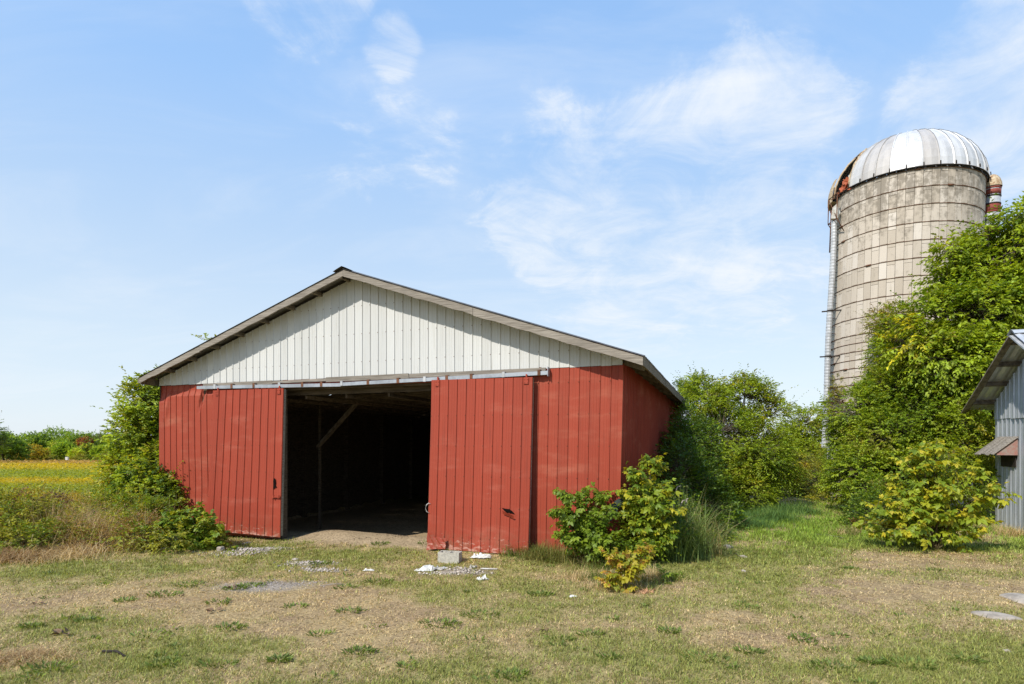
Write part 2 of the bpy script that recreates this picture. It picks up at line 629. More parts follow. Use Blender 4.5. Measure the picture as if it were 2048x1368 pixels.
def strip(u0, u1, zb, zt_fn, rows, warp, rib=0.017, minor=True):
    """one run of sheet between two ribs, the rib along its right edge"""
    wd = u1 - u0
    prof = [(0, 0), (wd * .28, 0), (wd * .33, -.003), (wd * .38, 0), (wd * .55, 0), (wd * .60, -.003), (wd * .65, 0),
            (wd - .034, 0), (wd - .027, -rib), (wd - .009, -rib), (wd, 0)] if minor else [(0, 0), (wd - .034, 0), (wd - .027, -rib), (wd - .009, -rib), (wd, 0)]
    grid = []
    for i in range(rows + 1):
        row = []
        for du, dv in prof:
            u = u0 + du
            zt = zt_fn(u)
            z = zb + (zt - zb) * i / rows
            row.append(warp(u, dv, z))
        grid.append(row)
    m = MB()
    m.sheet(grid)
    return m


def straight(u, v, z):
    return (lean(u, z), v, z)


def left_warp(u, v, z):
    """the battered wall at the left: buckled along a crease and dented beside it"""
    a = math.exp(-((z - 3.37) / 0.05) ** 2) * -0.065 * (1 if 0.25 < u < 2.0 else .3)
    if z > 3.37:
        a += 0.045
    d = (u - 1.42) - (z - 3.3) * 0.30
    a += 0.085 * math.exp(-(d / 0.045) ** 2) * math.exp(-((z - 3.33) / 0.22) ** 2)
    a += -0.035 * math.exp(-((u - .25 - (z - 3.0) * .2) / 0.05) ** 2) * math.exp(-((z - 3.1) / 0.28) ** 2)
    a += 0.035 * (vnoise(u * .8, z * .9, seed=9) - .5)
    du = 0.03 * math.sin(z * 1.4) * (u / 4)
    return (lean(u, z) + du, v + a, z)


def soft_warp(u, v, z):
    return (lean(u, z), v + 0.02 * (vnoise(u * .7, z * .8, seed=19) - .5), z)


# gable wall
bk = MB()
bk.add([(0.02, 0.05, EAVE_LINE - .05), (BW - .02, 0.05, EAVE_LINE - .05), (BW - .02, .05, roofz(BW) - .02), (HALF, 0.05, RIDGE - .02), (0.02, 0.05, roofz(0) - .02)], [(0, 1, 2, 3, 4)])
for k in range(6):
    zz = EAVE_LINE + .1 + k * .38
    hw = max(.2, (RIDGE - .1 - zz) / SL)
    bk.box(max(.05, HALF - hw), min(BW - .05, HALF + hw), .055, .095, zz, zz + .09)
gable = bk.build('gable_wall', M['inwood'], barn)
NS = 58
SW = BW / NS
for i in range(NS):
    u0, u1 = i * SW, (i + 1) * SW
    zb = EAVE_LINE + .004 * math.sin(i * 2.1)
    m = strip(u0, u1, zb, lambda u: roofz(u) - .03, 1, straight)
    m.build('panel', M['white'], gable)

# red walls either side of the opening
OPN0, OPN1 = 3.80, 7.92            # opening, u
fr = MB()
fr.box(0.04, OPN0, .05, .09, 0.0, 3.6)
fr.box(OPN1, BW - .12, .05, .09, 0.0, 3.6)
for uu in (OPN0 - .14, OPN1, .1, BW - .3):
    fr.box(uu, uu + .14, .09, .24, -.4, 3.7)
fr.box(0.05, BW - .05, .09, .14, 3.46, 3.66)
front = fr.build('front_wall', M['inwood'], barn)
for i in range(NS):
    u0, u1 = i * SW, (i + 1) * SW
    if u0 < OPN0 - .02:
        u1 = min(u1, OPN0)
        m = strip(u0, u1, .03, lambda u: EAVE_LINE - .004, 26, left_warp)
    elif u1 > OPN1 + .02:
        u0 = max(u0, OPN1)
        m = strip(u0, u1, .03, lambda u: EAVE_LINE - .004, 9, soft_warp)
    else:
        m = strip(u0, u1, 3.50, lambda u: EAVE_LINE - .004, 1, straight)
    m.build('panel', M['red'], front)
# corner flashing on right front corner
cf = MB()
cf.sheet([[(lean(BW, z) + du, dv, z) for du, dv in ((-.07, -.022), (0.012, -.022), (0.012, .07))] for z in (0.03, 1, 2, 3, 3.68)])
cf.build('corner_trim', M['red'], front)
sc_ = MB()
for i in range(1, NS):
    for zz in np.arange(0.35, 5.6, 0.61):
        u = i * SW
        if zz > roofz(u) - .1 or (OPN0 < u < OPN1 and zz < 3.7):
            continue
        uu = lean(u, zz) - .018
        s = .008
        y0 = left_warp(u - .018, -.017, zz)[1] if (u < OPN0 and zz < 3.68) else -.018
        sc_.add([(uu - s, y0, zz - s), (uu + s, y0, zz - s), (uu + s, y0, zz + s), (uu - s, y0, zz + s), (uu, y0 - .008, zz)], [(0, 1, 4), (1, 2, 4), (2, 3, 4), (3, 0, 4)])
so = sc_.build('screw', M['rust'], front)
so['kind'] = 'stuff'

# side walls
sd = MB()
sd.box(BW - .10, BW - .06, .06, BL - .1, 0, 3.72)
for k in range(7):
    sd.box(BW - .28, BW - .14, .3 + k * 2.4, .46 + k * 2.4, -.4, 3.7)
side = sd.build('side_wall', M['inwood'], barn)
n_side = 74
sw2 = BL / n_side
for i in range(n_side):
    m = strip(i * sw2, (i + 1) * sw2, .03, lambda u: 3.72, 3, lambda a, b_, z: (lean(BW, z) - b_ + .004, a, z), rib=.042, minor=False)
    m.build('panel', M['red'], side)
sd = MB()
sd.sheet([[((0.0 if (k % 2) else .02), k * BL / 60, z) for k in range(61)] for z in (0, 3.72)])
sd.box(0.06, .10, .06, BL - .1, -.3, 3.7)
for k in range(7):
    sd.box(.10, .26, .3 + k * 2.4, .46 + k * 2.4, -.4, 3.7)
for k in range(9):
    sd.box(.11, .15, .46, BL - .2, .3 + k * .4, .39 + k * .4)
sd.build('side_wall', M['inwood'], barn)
sd = MB()
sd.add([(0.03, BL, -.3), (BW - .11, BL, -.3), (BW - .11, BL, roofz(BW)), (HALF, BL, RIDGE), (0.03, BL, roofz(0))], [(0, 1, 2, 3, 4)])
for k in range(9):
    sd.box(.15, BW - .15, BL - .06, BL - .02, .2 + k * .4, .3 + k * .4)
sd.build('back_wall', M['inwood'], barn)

# roof: deck and purlins, then sheets
TH = 0.02
rf = MB()
ROOF_V0, ROOF_V1 = -OV - .035, BL + .35
for s in (-1, 1):
    for k in range(9):
        d = 0.15 + k * .74
        u = HALF + s * d
        z = roofz(u) - .03
        rf.bar((u, ROOF_V0 + .07, z), (u, ROOF_V1 - .05, z), .045, .09, (s * SL, 0, 1))
roof = rf.build('roof', M['oldwood'], barn)
ncol = 18
for s in (-1, 1):
    for k in range(ncol):
        v0 = ROOF_V0 + (ROOF_V1 - ROOF_V0) * k / ncol
        v1 = ROOF_V0 + (ROOF_V1 - ROOF_V0) * (k + 1) / ncol
        grid = []
        e = HALF + (OVS if s > 0 else OVL) + .05
        for d in (0, e * .5, e):
            row = []
            for q in range(17):
                vv = v0 + (v1 - v0) * q / 16
                rb = (0.03 if q % 4 in (1, 2) else 0.004)
                u = HALF + s * d
                row.append((u, vv, roofz(u) + .025 + rb + (0.02 * math.sin(k * 3.1 + d) if d > e * .9 else 0)))
            grid.append(row)
        m = MB()
        m.sheet(grid)
        m.build('roof_panel', M['roof'], roof)
rc = MB()
rc.sheet([[(HALF + du, v, RIDGE + .06 + dz) for du, dz in ((-.22, -.076), (-.1, -.02), (0, .02), (.1, -.02), (.22, -.076))] for v in np.linspace(ROOF_V0 - .03, ROOF_V1, 8)])
rc.build('ridge_cap', M['roof'], roof)


def rake_board(u0, u1, mat, seed, label=None, depth=.125):
    """a weathered board on the rake, built from short runs so its edges wander"""
    rg = random.Random(seed)
    N = 14
    ring = []
    m = MB()
    for i in range(N + 1):
        u = u0 + (u1 - u0) * i / N
        zt = roofz(u) + .012 + rg.uniform(-.006, .006)
        zb = roofz(u) - depth + rg.uniform(-.012, .012)
        bow = rg.uniform(-.004, .004)
        ring.append([(u, -OV - .012 + bow, zb), (u, -OV - .012 + bow, zt), (u, -OV + .028, zt), (u, -OV + .028, zb)])
    for i in range(N):
        a, c_ = ring[i], ring[i + 1]
        m.add(a + c_, [(k, (k + 1) % 4, (k + 1) % 4 + 4, k + 4) for k in range(4)])
    m.add(ring[0], [(0, 1, 2, 3)])
    m.add(ring[-1], [(3, 2, 1, 0)])
    o = m.build('rake_board', mat, barn)
    if label:
        o['label'] = label
    return o


rake_board(-OVL - .02, HALF - 4.02, M['greywood'], 1)
rake_board(HALF - 4.012, HALF - .004, M['greywood'], 2)
rake_board(HALF + .004, HALF + 3.0, M['greywood'], 3)
rake_board(HALF + 3.008, BW + OVS + .02, M['greywood'], 4, 'splintered lower rake board at the right eave', .135)
# eave boards along the sides
for u, nm in ((BW + OVS, 1), (-OVL - .04, 2)):
    m = MB()
    ze = roofz(BW + OVS) if nm == 1 else roofz(-OVL)
    for k in range(4):
        v0 = -OV + .03 + k * 3.95
        m.box(u, u + .04, v0, v0 + 3.93, ze - .15, ze + .02, None, .006)
    m.build('eave_board', M['oldwood'], barn)
# rafters' tails under the right eave
for k in range(13):
    m = MB()
    v = .15 + k * 1.2
    m.bar((BW - .1, v, roofz(BW - .1) - .12), (BW + OVS - .01, v, roofz(BW + OVS - .01) - .12), .045, .12)
    m.build('rafter_tail', M['oldwood'], barn)
# trusses inside
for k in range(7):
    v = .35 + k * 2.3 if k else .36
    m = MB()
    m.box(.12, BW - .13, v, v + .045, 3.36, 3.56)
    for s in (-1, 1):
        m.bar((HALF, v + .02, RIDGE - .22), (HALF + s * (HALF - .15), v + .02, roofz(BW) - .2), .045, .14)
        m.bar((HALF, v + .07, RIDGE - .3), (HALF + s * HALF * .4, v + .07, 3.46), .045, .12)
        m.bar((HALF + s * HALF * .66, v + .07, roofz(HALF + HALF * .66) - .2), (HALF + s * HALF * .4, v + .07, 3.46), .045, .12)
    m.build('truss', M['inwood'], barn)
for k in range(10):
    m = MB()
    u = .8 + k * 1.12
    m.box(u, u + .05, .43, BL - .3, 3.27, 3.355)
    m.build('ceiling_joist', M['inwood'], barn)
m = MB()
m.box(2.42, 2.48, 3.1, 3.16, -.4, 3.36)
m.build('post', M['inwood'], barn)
m = MB()
m.bar((2.45, 3.05, 2.13), (3.75, 3.05, 3.34), .05, .17, (0, 1, 0))
m.build('brace', M['oldwood'], barn)
m = MB()
m.bar((5.2, .60, 3.62), (7.4, 1.9, 3.40), .05, .12)
m.build('brace', M['inwood'], barn)

# door track
TRL = [(1.38, 3.60), (4.2, 3.565), (5.55, 3.535), (5.553, 3.545), (8.2, 3.565), (10.27, 3.60)]


def track_z(u):
    return float(np.interp(u, [p[0] for p in TRL], [p[1] for p in TRL]))


m = MB()
for (a, za), (b_, zb) in (((1.38, 3.60), (5.55, 3.528)), ((5.56, 3.540), (10.27, 3.60))):
    for y0, y1, dz0, dz1 in ((-.115, -.105, -.05, .018), (-.055, -.045, -.05, .018), (-.115, -.045, .018, .024)):
        q = [(a, y0, za + dz0), (b_, y0, zb + dz0), (b_, y1, zb + dz0), (a, y1, za + dz0),
             (a, y0, za + dz1), (b_, y0, zb + dz1), (b_, y1, zb + dz1), (a, y1, za + dz1)]
        m.add(q, [(3, 2, 1, 0), (4, 5, 6, 7), (0, 1, 5, 4), (1, 2, 6, 5), (2, 3, 7, 6), (3, 0, 4, 7)])
m.box(10.262, 10.272, -.12, -.01, 3.52, 3.70)
track = m.build('door_track', M['galvrail'], barn)
for k in range(14):
    u = 1.95 + k * .62 + (0.1 * math.sin(k * 5))
    z = track_z(u)
    m = MB()
    m.box(u - .03, u + .03, -.122, -.117, z - .052, z + .045)
    m.box(u - .03, u + .03, -.122, -.025, z + .047, z + .055)
    m.box(u - .022, u + .022, -.032, -.025, z + .055, z + .11)
    m.build('bracket', M['rust'] if k % 3 else M['galv'], track)
m = MB()
for a, b_, h0, h1 in ((1.5, 3.6, 3.60, 3.685), (3.61, 5.1, 3.61, 3.67), (5.11, 7.2, 3.60, 3.70), (7.21, 10.2, 3.615, 3.695)):
    m.box(a, b_, -.043, -.02, h0, h1, None, .008)
m.build('header_board', M['greywood'], track)


# sliding doors
def door(u0, u1, ztop0, ztop1, zb0, zb1, shear, bulge, nstrip, name_label):
    """u0/u1 left and right edge at the top; shear moves the foot sideways; bulge swings it outwards"""
    fm = MB()
    HT = 3.5

    def wp(u, v, z):
        f = 1 - z / HT
        uu = lean(u, z) - shear(u) * f
        return (uu, v - .155 - bulge * max(0, f) ** 1.4 + .012 * (vnoise(u * 1.1, z * 1.1, seed=29) - .5), z)
    def ztop(u): return ztop0 + (ztop1 - ztop0) * (u - u0) / (u1 - u0)
    def zbot(u): return zb0 + (zb1 - zb0) * (u - u0) / (u1 - u0)
    # timber frame behind the sheet: stiles, rails
    for a, b_ in ((u0 + .004, u0 + .1), (u1 - .1, u1 - .004), ((u0 + u1) / 2 - .05, (u0 + u1) / 2 + .05)):
        g1 = [[wp(uu, vv, z) for uu, vv in ((a, .006), (b_, .006), (b_, .075), (a, .075), (a, .006))] for z in np.linspace(zbot(a) + .03, ztop(a) - .01, 9)]
        fm.sheet(g1)
    for z in (.3, 1.3, 2.3, 3.3):
        fm.sheet([[wp(uu, vv, zz) for vv, zz in ((.008, z), (.008, z + .1), (.07, z + .1), (.07, z), (.008, z))] for uu in np.linspace(u0 + .1, u1 - .1, 4)])
    fo = fm.build('sliding_door', M['greywood'], barn)
    fo['label'] = name_label
    ws = (u1 - u0) / nstrip
    for i in range(nstrip):
        a = u0 + i * ws
        rows = 16
        wd = ws
        prof = [(0, 0), (wd * .28, 0), (wd * .33, -.003), (wd * .38, 0), (wd * .55, 0), (wd * .60, -.003), (wd * .65, 0), (wd - .034, 0), (wd - .027, -.018), (wd - .009, -.018), (wd, 0)]
        grid = []
        for r_ in range(rows + 1):
            grid.append([wp(a + du, dv, zbot(a + du) + (ztop(a + du) - zbot(a + du)) * r_ / rows) for du, dv in prof])
        m = MB()
        m.sheet(grid)
        m.build('panel', M['reddoor'], fo)
    sm = MB()
    for i in range(nstrip + 1):
        for zz in np.arange(.35, 3.4, .61):
            u = u0 + i * ws - .018
            if i == 0:
                u += .03
            p = wp(u, -.019 if i else -.001, zz)
            s = .008
            sm.add([(p[0] - s, p[1], zz - s), (p[0] + s, p[1], zz - s), (p[0] + s, p[1], zz + s), (p[0] - s, p[1], zz + s), (p[0], p[1] - .008, zz)], [(0, 1, 4), (1, 2, 4), (2, 3, 4), (3, 0, 4)])
    so_ = sm.build('screw', M['rust'], fo)
    so_['kind'] = 'stuff'
    # hangers
    for uu in (u0 + .14, u1 - .14):
        m = MB()
        p = wp(uu, -.006, ztop(uu))
        m.box(p[0] - .05, p[0] + .05, p[1] - .016, p[1] - .006, p[2] - .13, p[2] - .01)
        m.box(p[0] - .014, p[0] + .014, p[1] + .01, p[1] + .03, p[2] - .05, p[2] + .06)
        for q in range(4):
            m.box(p[0] - .036 + (q % 2) * .056, p[0] - .02 + (q % 2) * .056, p[1] - .024, p[1] - .0165, p[2] - .05 - (q // 2) * .06, p[2] - .034 - (q // 2) * .06)
        m.build('hanger', M['reddoor'], fo)
    return fo, wp


# u of edges: photo left door 1.96..4.06, right door 7.8..9.99
dl, wl = door(1.95, 4.05, 3.495, 3.48, .15, .10, lambda u: 0.19 - .07 * (u - 1.95), .05, 10, 'left sliding door, skewed and warped')
dr, wr = door(7.80, 9.99, 3.53, 3.51, .10, .085, lambda u: 0.0, .10, 11, 'right sliding door with a torn hole')

# details of the left door: latch bar, black patch painted as a hole's shade, ripped stile facing
m = MB()
p = wl(3.98, -.02, 1.02)
m.box(p[0] - .17, p[0] + .07, p[1] - .03, p[1] - .012, 1.0, 1.035)
m.box(p[0] - .13, p[0] - .10, p[1] - .04, p[1] - .008, .985, 1.05)
m.box(p[0] + .02, p[0] + .045, p[1] - .04, p[1] - .008, .985, 1.05)
m.build('latch', M['reddoor'], dl)
m = MB()
p = Vector(wl(3.86, -.022, 1.31))
outl = [(-.012, .13), (.03, .12), (.045, .02), (.03, -.06), (.07, -.075), (.02, -.09), (-.035, -.13), (-.02, -.03), (-.03, .06)]
m.add([p + Vector((a, 0, b_)) for a, b_ in outl] + [p + Vector((a * .8, .015, b_ * .8)) for a, b_ in outl], [tuple(range(9)), tuple(range(17, 8, -1))] + [(i, (i + 1) % 9, (i + 1) % 9 + 9, i + 9) for i in range(9)])
m.build('hole_shade_patch', M['hole'], dl)  # solid patch on the sheet, its black painted as the dark behind
# right door: black patch painted as a ripped slot's shade, the flap bent out below it
m = MB()
p = Vector(wr(9.58, -.021, .93))
outl = [(-.16, .05), (-.09, .035), (0.0, .03), (.06, -.01), (.11, -.06), (.03, -.045), (-.06, -.04), (-.12, .01)]
m.add([p + Vector((a, 0, b_)) for a, b_ in outl] + [p + Vector((a * .9, .012, b_ * .9)) for a, b_ in outl], [tuple(range(8)), tuple(range(15, 7, -1))] + [(i, (i + 1) % 8, (i + 1) % 8 + 8, i + 8) for i in range(8)])
m.build('hole_shade_patch', M['hole'], dr)  # no real opening: the slot's inner shade is this patch's colour
m = MB()
m.sheet([[p + Vector((a, -.02 - .05 * k * (1.2 - abs(a) * 4), -.045 - .04 * a / .1 - .07 * (1 - k))) for a in (-.13, -.05, .03, .10)] for k in (0, .5, 1)])
m.build('bent_flap', M['reddoor'], dr)
# crumpled foot of the right door
m = MB()
p = Vector(wr(7.83, -.03, .2))
m.sheet([[p + Vector((.42 * i / 6, -.02 - .035 * ((i + j) % 2) - .01 * j, .13 - .07 * j + .05 * math.exp(-i / 2.0) * (2 - j))) for i in range(7)] for j in range(4)])
m.build('crumpled_sheet', M['reddoor'], dr)

# ------------------------------------------------------------------ silo
SR = 2.5
SIL = Vector((15.36, 23.3, -.05))
RIM = 12.15
silo = empty('silo', SIL)
silo.rotation_euler = (0, R(1.6), 0)            # it leans a little to the right
tag(silo, 'tall leaning concrete stave silo with a ribbed silver dome', 'silo')
_c = Vector((-SIL.x, -SIL.y, 0)).normalized()
_r = Vector((-_c.y, _c.x, 0))                    # to the right as seen from the yard


def sil(phi, rad, z):
    """phi 0 faces the yard, positive to the right"""
    a = R(phi)
    q = (_c * math.cos(a) + _r * math.sin(a)) * rad
    return Vector((q.x, q.y, z))


def silmat(name):
    m, t = new_mat(name)
    rnd = t.n('ShaderNodeObjectInfo').outputs['Random']
    p = pos(t)
    sx = t.n('ShaderNodeSeparateXYZ', {0: p}).outputs
    base = t.ramp(rnd, [(0.0, (0.45, 0.39, 0.315)), (0.35, (0.51, 0.445, 0.365)), (0.7, (0.55, 0.485, 0.405)), (1.0, (0.61, 0.55, 0.475))])
    n1 = t.noise(mapped(t, p, (2.2, 2.2, .55)), 1.6, 8, .72, .5)
    n2 = t.noise(p, 5.5, 6, .7)
    n3 = t.noise(mapped(t, p, (5, 5, .35)), 1.6, 5, .6)
    hi = t.smooth(sx[2], 9.2, 11.9, 0.0, .15)
    k = t.smooth(t.math('ADD', t.math('MULTIPLY', t.math('ADD', n1, n2), .5), hi), .53, .70, 0, .8)
    c = t.mix(k, base, (0.20, 0.172, 0.135))
    c = t.mix(t.smooth(n3, .55, .75, 0, .35), c, (0.30, 0.26, 0.20))
    b = t.n('ShaderNodeBsdfPrincipled', {'Base Color': c, 'Roughness': .92, 'Specular IOR Level': .15, 'Normal': bump(t, t.noise(p, 40, 4), .35, .01)})
    finish(t, b.outputs[0])
    return m


M['stave'] = silmat('stave_concrete')
M['joint'] = plain_mat('joint_mortar', (0.15, 0.13, 0.105), .95)
NST = 60
SH = .64
NROW = 19


def stave_mesh(name, rows=1):
    m = MB()
    w_ = 2 * math.pi / NST
    gap = .0075
    xs = [-w_ / 2 + gap / SR * .9, 0, w_ / 2 - gap / SR * .9]
    zt = SH - .012
    for r0, r1 in ((SR, SR - .05),):
        o_ = [(math.sin(a) * r0, -math.cos(a) * r0 + SR) for a in xs]
        i_ = [(math.sin(a) * r1, -math.cos(a) * r1 + SR) for a in xs]
        vs = [(x, y, z) for z in (0, zt) for x, y in o_ + i_]
        fs = [(0, 1, 7, 6), (1, 2, 8, 7), (2, 5, 11, 8), (3, 0, 6, 9), (6, 7, 10, 9), (7, 8, 11, 10), (1, 0, 3, 4), (2, 1, 4, 5)]
        m.add(vs, fs)
    return m


STV = stave_mesh('stave')
STM = STV.mesh('stave', M['stave'])
PHI0 = math.degrees(math.atan2(_c.y, _c.x))
cands = []
for k in range(NST):
    phi = -180 + (k + .5) * 360 / NST
    for j in range(NROW):
        z = RIM - SH * (j + 1) + (.0 if k % 2 else -.16)
        if z < -.6:
            continue
        top_cut = None
        wp_ = SIL + sil(phi, SR, z + .3)
        if abs(phi) < 86:
            px = 1024 + F * wp_.x / wp_.y
            py = HZ - F * (wp_.z - EYE) / wp_.y
            lim = np.interp(px, [1650, 1735, 1738, 1800, 1850, 1900, 1980], [775, 770, 640, 610, 560, 490, 440])
            cands.append((py - lim, phi, z, k, j))
        else:
            cands.append((9999, phi, z, k, j))
cands.sort()
rest = MB()
for i, (q, phi, z, k, j) in enumerate(cands):
    rot_ = Matrix.Rotation(math.atan2(_c.y, _c.x) + R(phi) + R(90), 4, 'Z')
    p = sil(phi, SR, z)
    mtx = Matrix.Translation(p) @ rot_
    if q < 9999 and i < 300 and not (j == 0 and k % 2 == 0):
        o = bpy.data.objects.new('stave', STM)
        COL.objects.link(o)
        o.parent = silo
        o.matrix_local = mtx
    else:
        rest.add([mtx @ Vector(v) for v in STV.v], STV.f)
for k in range(0, NST, 2):       # short make-up pieces under the rim
    phi = -180 + (k + .5) * 360 / NST
    mtx = Matrix.Translation(sil(phi, SR, RIM - .155)) @ Matrix.Rotation(math.atan2(_c.y, _c.x) + R(phi) + R(90), 4, 'Z') @ Matrix.Diagonal((1, 1, .24, 1))
    rest.add([mtx @ Vector(v) for v in STV.v], STV.f)
ro = rest.build('stave_wall', M['stave'], silo)
ro['kind'] = 'stuff'
m = MB()
N_ = 60
m.sheet([[sil(a * 360 / N_, SR - .018, z) for a in range(N_ + 1)] for z in (-.4, RIM - .01)])
m.sheet([[sil(a * 360 / N_, SR - .12, z) for a in range(N_ + 1)] for z in (-.4, RIM + .02)])
m.build('mortar_core', M['joint'], silo)


def ring(z, rad, r, n=56, sides=4):
    m = MB()
    m.tube([sil(a * 360 / n, rad, z) for a in range(n + 1)], r, sides, cap=False)
    return m


hz_ = [RIM - .02 - i * SH for i in range(10)]
z = hz_[-1]
while z > .5:
    z -= SH / 2
    hz_.append(z)
for i, z in enumerate(hz_):
    m = ring(z - .01, SR + .012, .013)
    a = -30 + 57 * math.sin(i * 1.9) if i else 0
    c = sil(a + 6, SR + .02, z - .01)
    d_ = sil(a + 10, SR + .02, z - .01)
    m.tube([c, d_], .035, 5)
    m.build('hoop', M['rust'], silo)
# dome
NG = 32
mdome = []
for k_, (cc, rr, mm) in enumerate((((.64, .64, .635), .5, .2), ((.55, .54, .525), .55, .2), ((.46, .44, .42), .6, .1))):
    m_, t = new_mat('dome_steel')
    n1 = t.noise(mapped(t, objco(t), (1, 1, .3)), 2.5, 6, .65)
    c = t.mix(t.smooth(n1, .38, .7), cc, tuple(q * .78 for q in cc))
    b = t.n('ShaderNodeBsdfPrincipled', {'Base Color': c, 'Roughness': rr, 'Metallic': mm})
    finish(t, b.outputs[0])
    mdome.append(m_)
step = 360 / NG
DZ = 2.22
EL = [0, 8, 17, 26, 36, 46, 56, 66, 76, 85]


def domep(phi, el, out=0.0):
    return sil(phi, (SR + .07 + out) * math.cos(R(el)), RIM + .03 + (DZ + out) * math.sin(R(el)))


pat = [0, 0, 2, 0, 1, 0, 0, 2, 0, 0, 1, 2, 0, 1, 0, 2]
for g_i in range(NG):
    phi = -180 + g_i * step
    el = EL
    if -67 < phi + step / 2 < -46:                # two missing sheets make the loading hatch
        el = [e for e in EL if e > 40]
    m = MB()
    m.sheet([[domep(phi + f_ * step, e, o_) for f_, o_ in ((0, .045), (.07, .045), (.08, 0), (.5, .012), (.93, 0), (1.0, .03))] for e in el])
    o = m.build('dome_panel', mdome[pat[(g_i * 7) % 16]], silo)
    for e_, mm in ((0, 1),):
        pass
m = MB()
m.sheet([[domep(a * 20, e, .02) for a in range(19)] for e in (82, 90)])
m.build('dome_cap', mdome[1], silo)
m = ring(RIM + .03, SR + .085, .03, 56, 4)
for k in range(NG):
    m.bar(domep(-180 + k * step, 0, .08), domep(-180 + k * step, 3, .07), .03, .03)
m.build('dome_rim', M['dark'], silo)
# hatch surround, hood and the torn orange cover hanging out
M['tarp'] = plain_mat('orange_tarp', (0.42, 0.10, 0.035), .7, 0, .45, 9)
M['oldpaint'] = plain_mat('flaking_cream', (0.55, 0.45, 0.30), .75, 0, .3, 12, (0.26, 0.14, 0.06))
M['cheek'] = plain_mat('faded_red_board', (0.33, 0.15, 0.12), .85, 0, .45, 9, (0.30, 0.25, 0.21))
M['redband'] = plain_mat('red_oxide', (0.27, 0.06, 0.04), .7, .1, .4, 9)
m = MB()
for a in (-67.5, -45.3):
    m.tube([domep(a, e, .05) for e in (0, 12, 24, 36, 45)], .04, 5)
m.tube([domep(a, 45, .05) for a in (-67.5, -56, -45.3)], .03, 5)
m.build('hatch_frame', M['oldpaint'], silo)
m = MB()
m.sheet([[domep(a, e, .10 + o_) for a, o_ in ((-90, .0), (-86, .05), (-80, .08), (-74, .06), (-68.5, .01))] for e, o in ((-3, 0), (3, 0), (9, 0), (15, 0), (21, 0))])
m.sheet([[domep(a, -3, .14), domep(a, -3, -.08)] for a in (-90, -84, -76, -68.5)])
m.build('hatch_hood', M['oldpaint'], silo)
m = MB()
rd = random.Random(5)
for b0, b1, e0 in ((-66, -47, 1), (-64, -52, 5)):
    m.sheet([[domep(b0 + (b1 - b0) * i / 7, e0 + j * 4, -.12 + rd.uniform(-.12, .10)) for i in range(8)] for j in range(4)])
m.sheet([[domep(-88 + 12 * i / 5, -4 - j * 3.2, .04 + rd.uniform(-.07, .07)) for i in range(6)] for j in range(4)])
m.build('torn_cover', M['tarp'], silo)
m = MB()
for k in range(2):
    m.bar(domep(-60, 17 + k * 4, -.2), domep(-47, 18 + k * 4.5, -.3), .06, .1)
m.build('inner_chute', M['galv'], silo)
# platform frame under the hatch
m = MB()
zz = RIM - 1.05
for a0 in (-66, -52):
    m.tube([sil(a0, SR + .1, RIM), sil(a0, SR + .35, RIM - .05), sil(a0, SR + .35, zz), sil(a0, SR + .04, zz - .5)], .022, 4)
m.tube([sil(-66, SR + .35, RIM - .05), sil(-52, SR + .35, RIM - .05)], .022, 4)
m.tube([sil(-66, SR + .35, zz), sil(-52, SR + .35, zz)], .022, 4)
m.tube([sil(-66, SR + .35, RIM - .05), sil(-52, SR + .35, zz)], .014, 4)
m.tube([sil(-66, SR + .05, zz), sil(-66, SR + .35, zz)], .022, 4)
m.tube([sil(-80, SR + .1, RIM - .1), sil(-80, SR + .12, RIM - 2.0)], .03, 4)
m.tube([sil(-77, SR + .1, RIM - .1), sil(-77, SR + .12, RIM - 1.6)], .025, 4)
m.build('platform_frame', M['rust'], silo)
# spout plate at the head of the pipe
m = MB()
_inv = (Matrix.Translation(SIL) @ Matrix.Rotation(R(1.6), 4, 'Y')).inverted()
q = [_inv @ at(x_, y_, 23.25) for x_, y_ in ((1662, 437), (1674, 437), (1681, 425), (1673, 408), (1665, 415))]
bk_ = [p - _c * .22 for p in q]
m.add(q + bk_, [tuple(range(5)), tuple(range(9, 4, -1))] + [(i, (i + 1) % 5, (i + 1) % 5 + 5, i + 5) for i in range(5)])
m.build('spout_box', M['plastic'], silo)
# filling pipe
m = MB()
rd = random.Random(8)
_inv = (Matrix.Translation(SIL) @ Matrix.Rotation(R(1.6), 4, 'Y')).inverted()
p0 = _inv @ at(1668.5, 440, 23.4)
p1 = _inv @ at(1648, 895, 23.4)
pts, rad = [], []
NP = 74
for i in range(NP + 1):
    for dr_ in (0, .5):
        s = (i + dr_) / (NP + .5)
        pts.append(p0.lerp(p1, s) + _r * .02 * math.sin(s * 9))
        rad.append(.112 if dr_ == 0 else .104)
m.tube(pts, rad, 10, smooth=False)
pipe = m.build('fill_pipe', M['galv'], silo)
for s in (.40, .60, .80):
    c = p0.lerp(p1, s)
    m = MB()
    m.tube([c + Vector((0, 0, -.03)), c + Vector((0, 0, .03))], .125, 10)
    m.bar(c - _r * .3, c + _r * .42, .03, .05)
    m.build('pipe_band', M['dark'], pipe)
m = MB()
m.tube([sil(-82, SR + .06, RIM - 1.7), sil(-83, SR + .07, 2.4)], .03, 5)
m.build('conduit', M['dark'], silo)
# rungs
lad = MB()
lad.tube([sil(-66.5, SR + .02, RIM - 1.4), sil(-66.5, SR + .03, 9.9)], .012, 4)
lo = lad.build('ladder', M['rust'], silo)
for i in range(26):
    z = 3.2 + i * .31
    m = MB()
    w0 = 3.2
    m.tube([sil(-66 - w0, SR, z), sil(-66 - w0, SR + .13, z + .02), sil(-66, SR + .16, z - .01), sil(-66 + w0, SR + .13, z + .02), sil(-66 + w0, SR, z)], .013, 4)
    m.build('rung', M['rust'], lo)
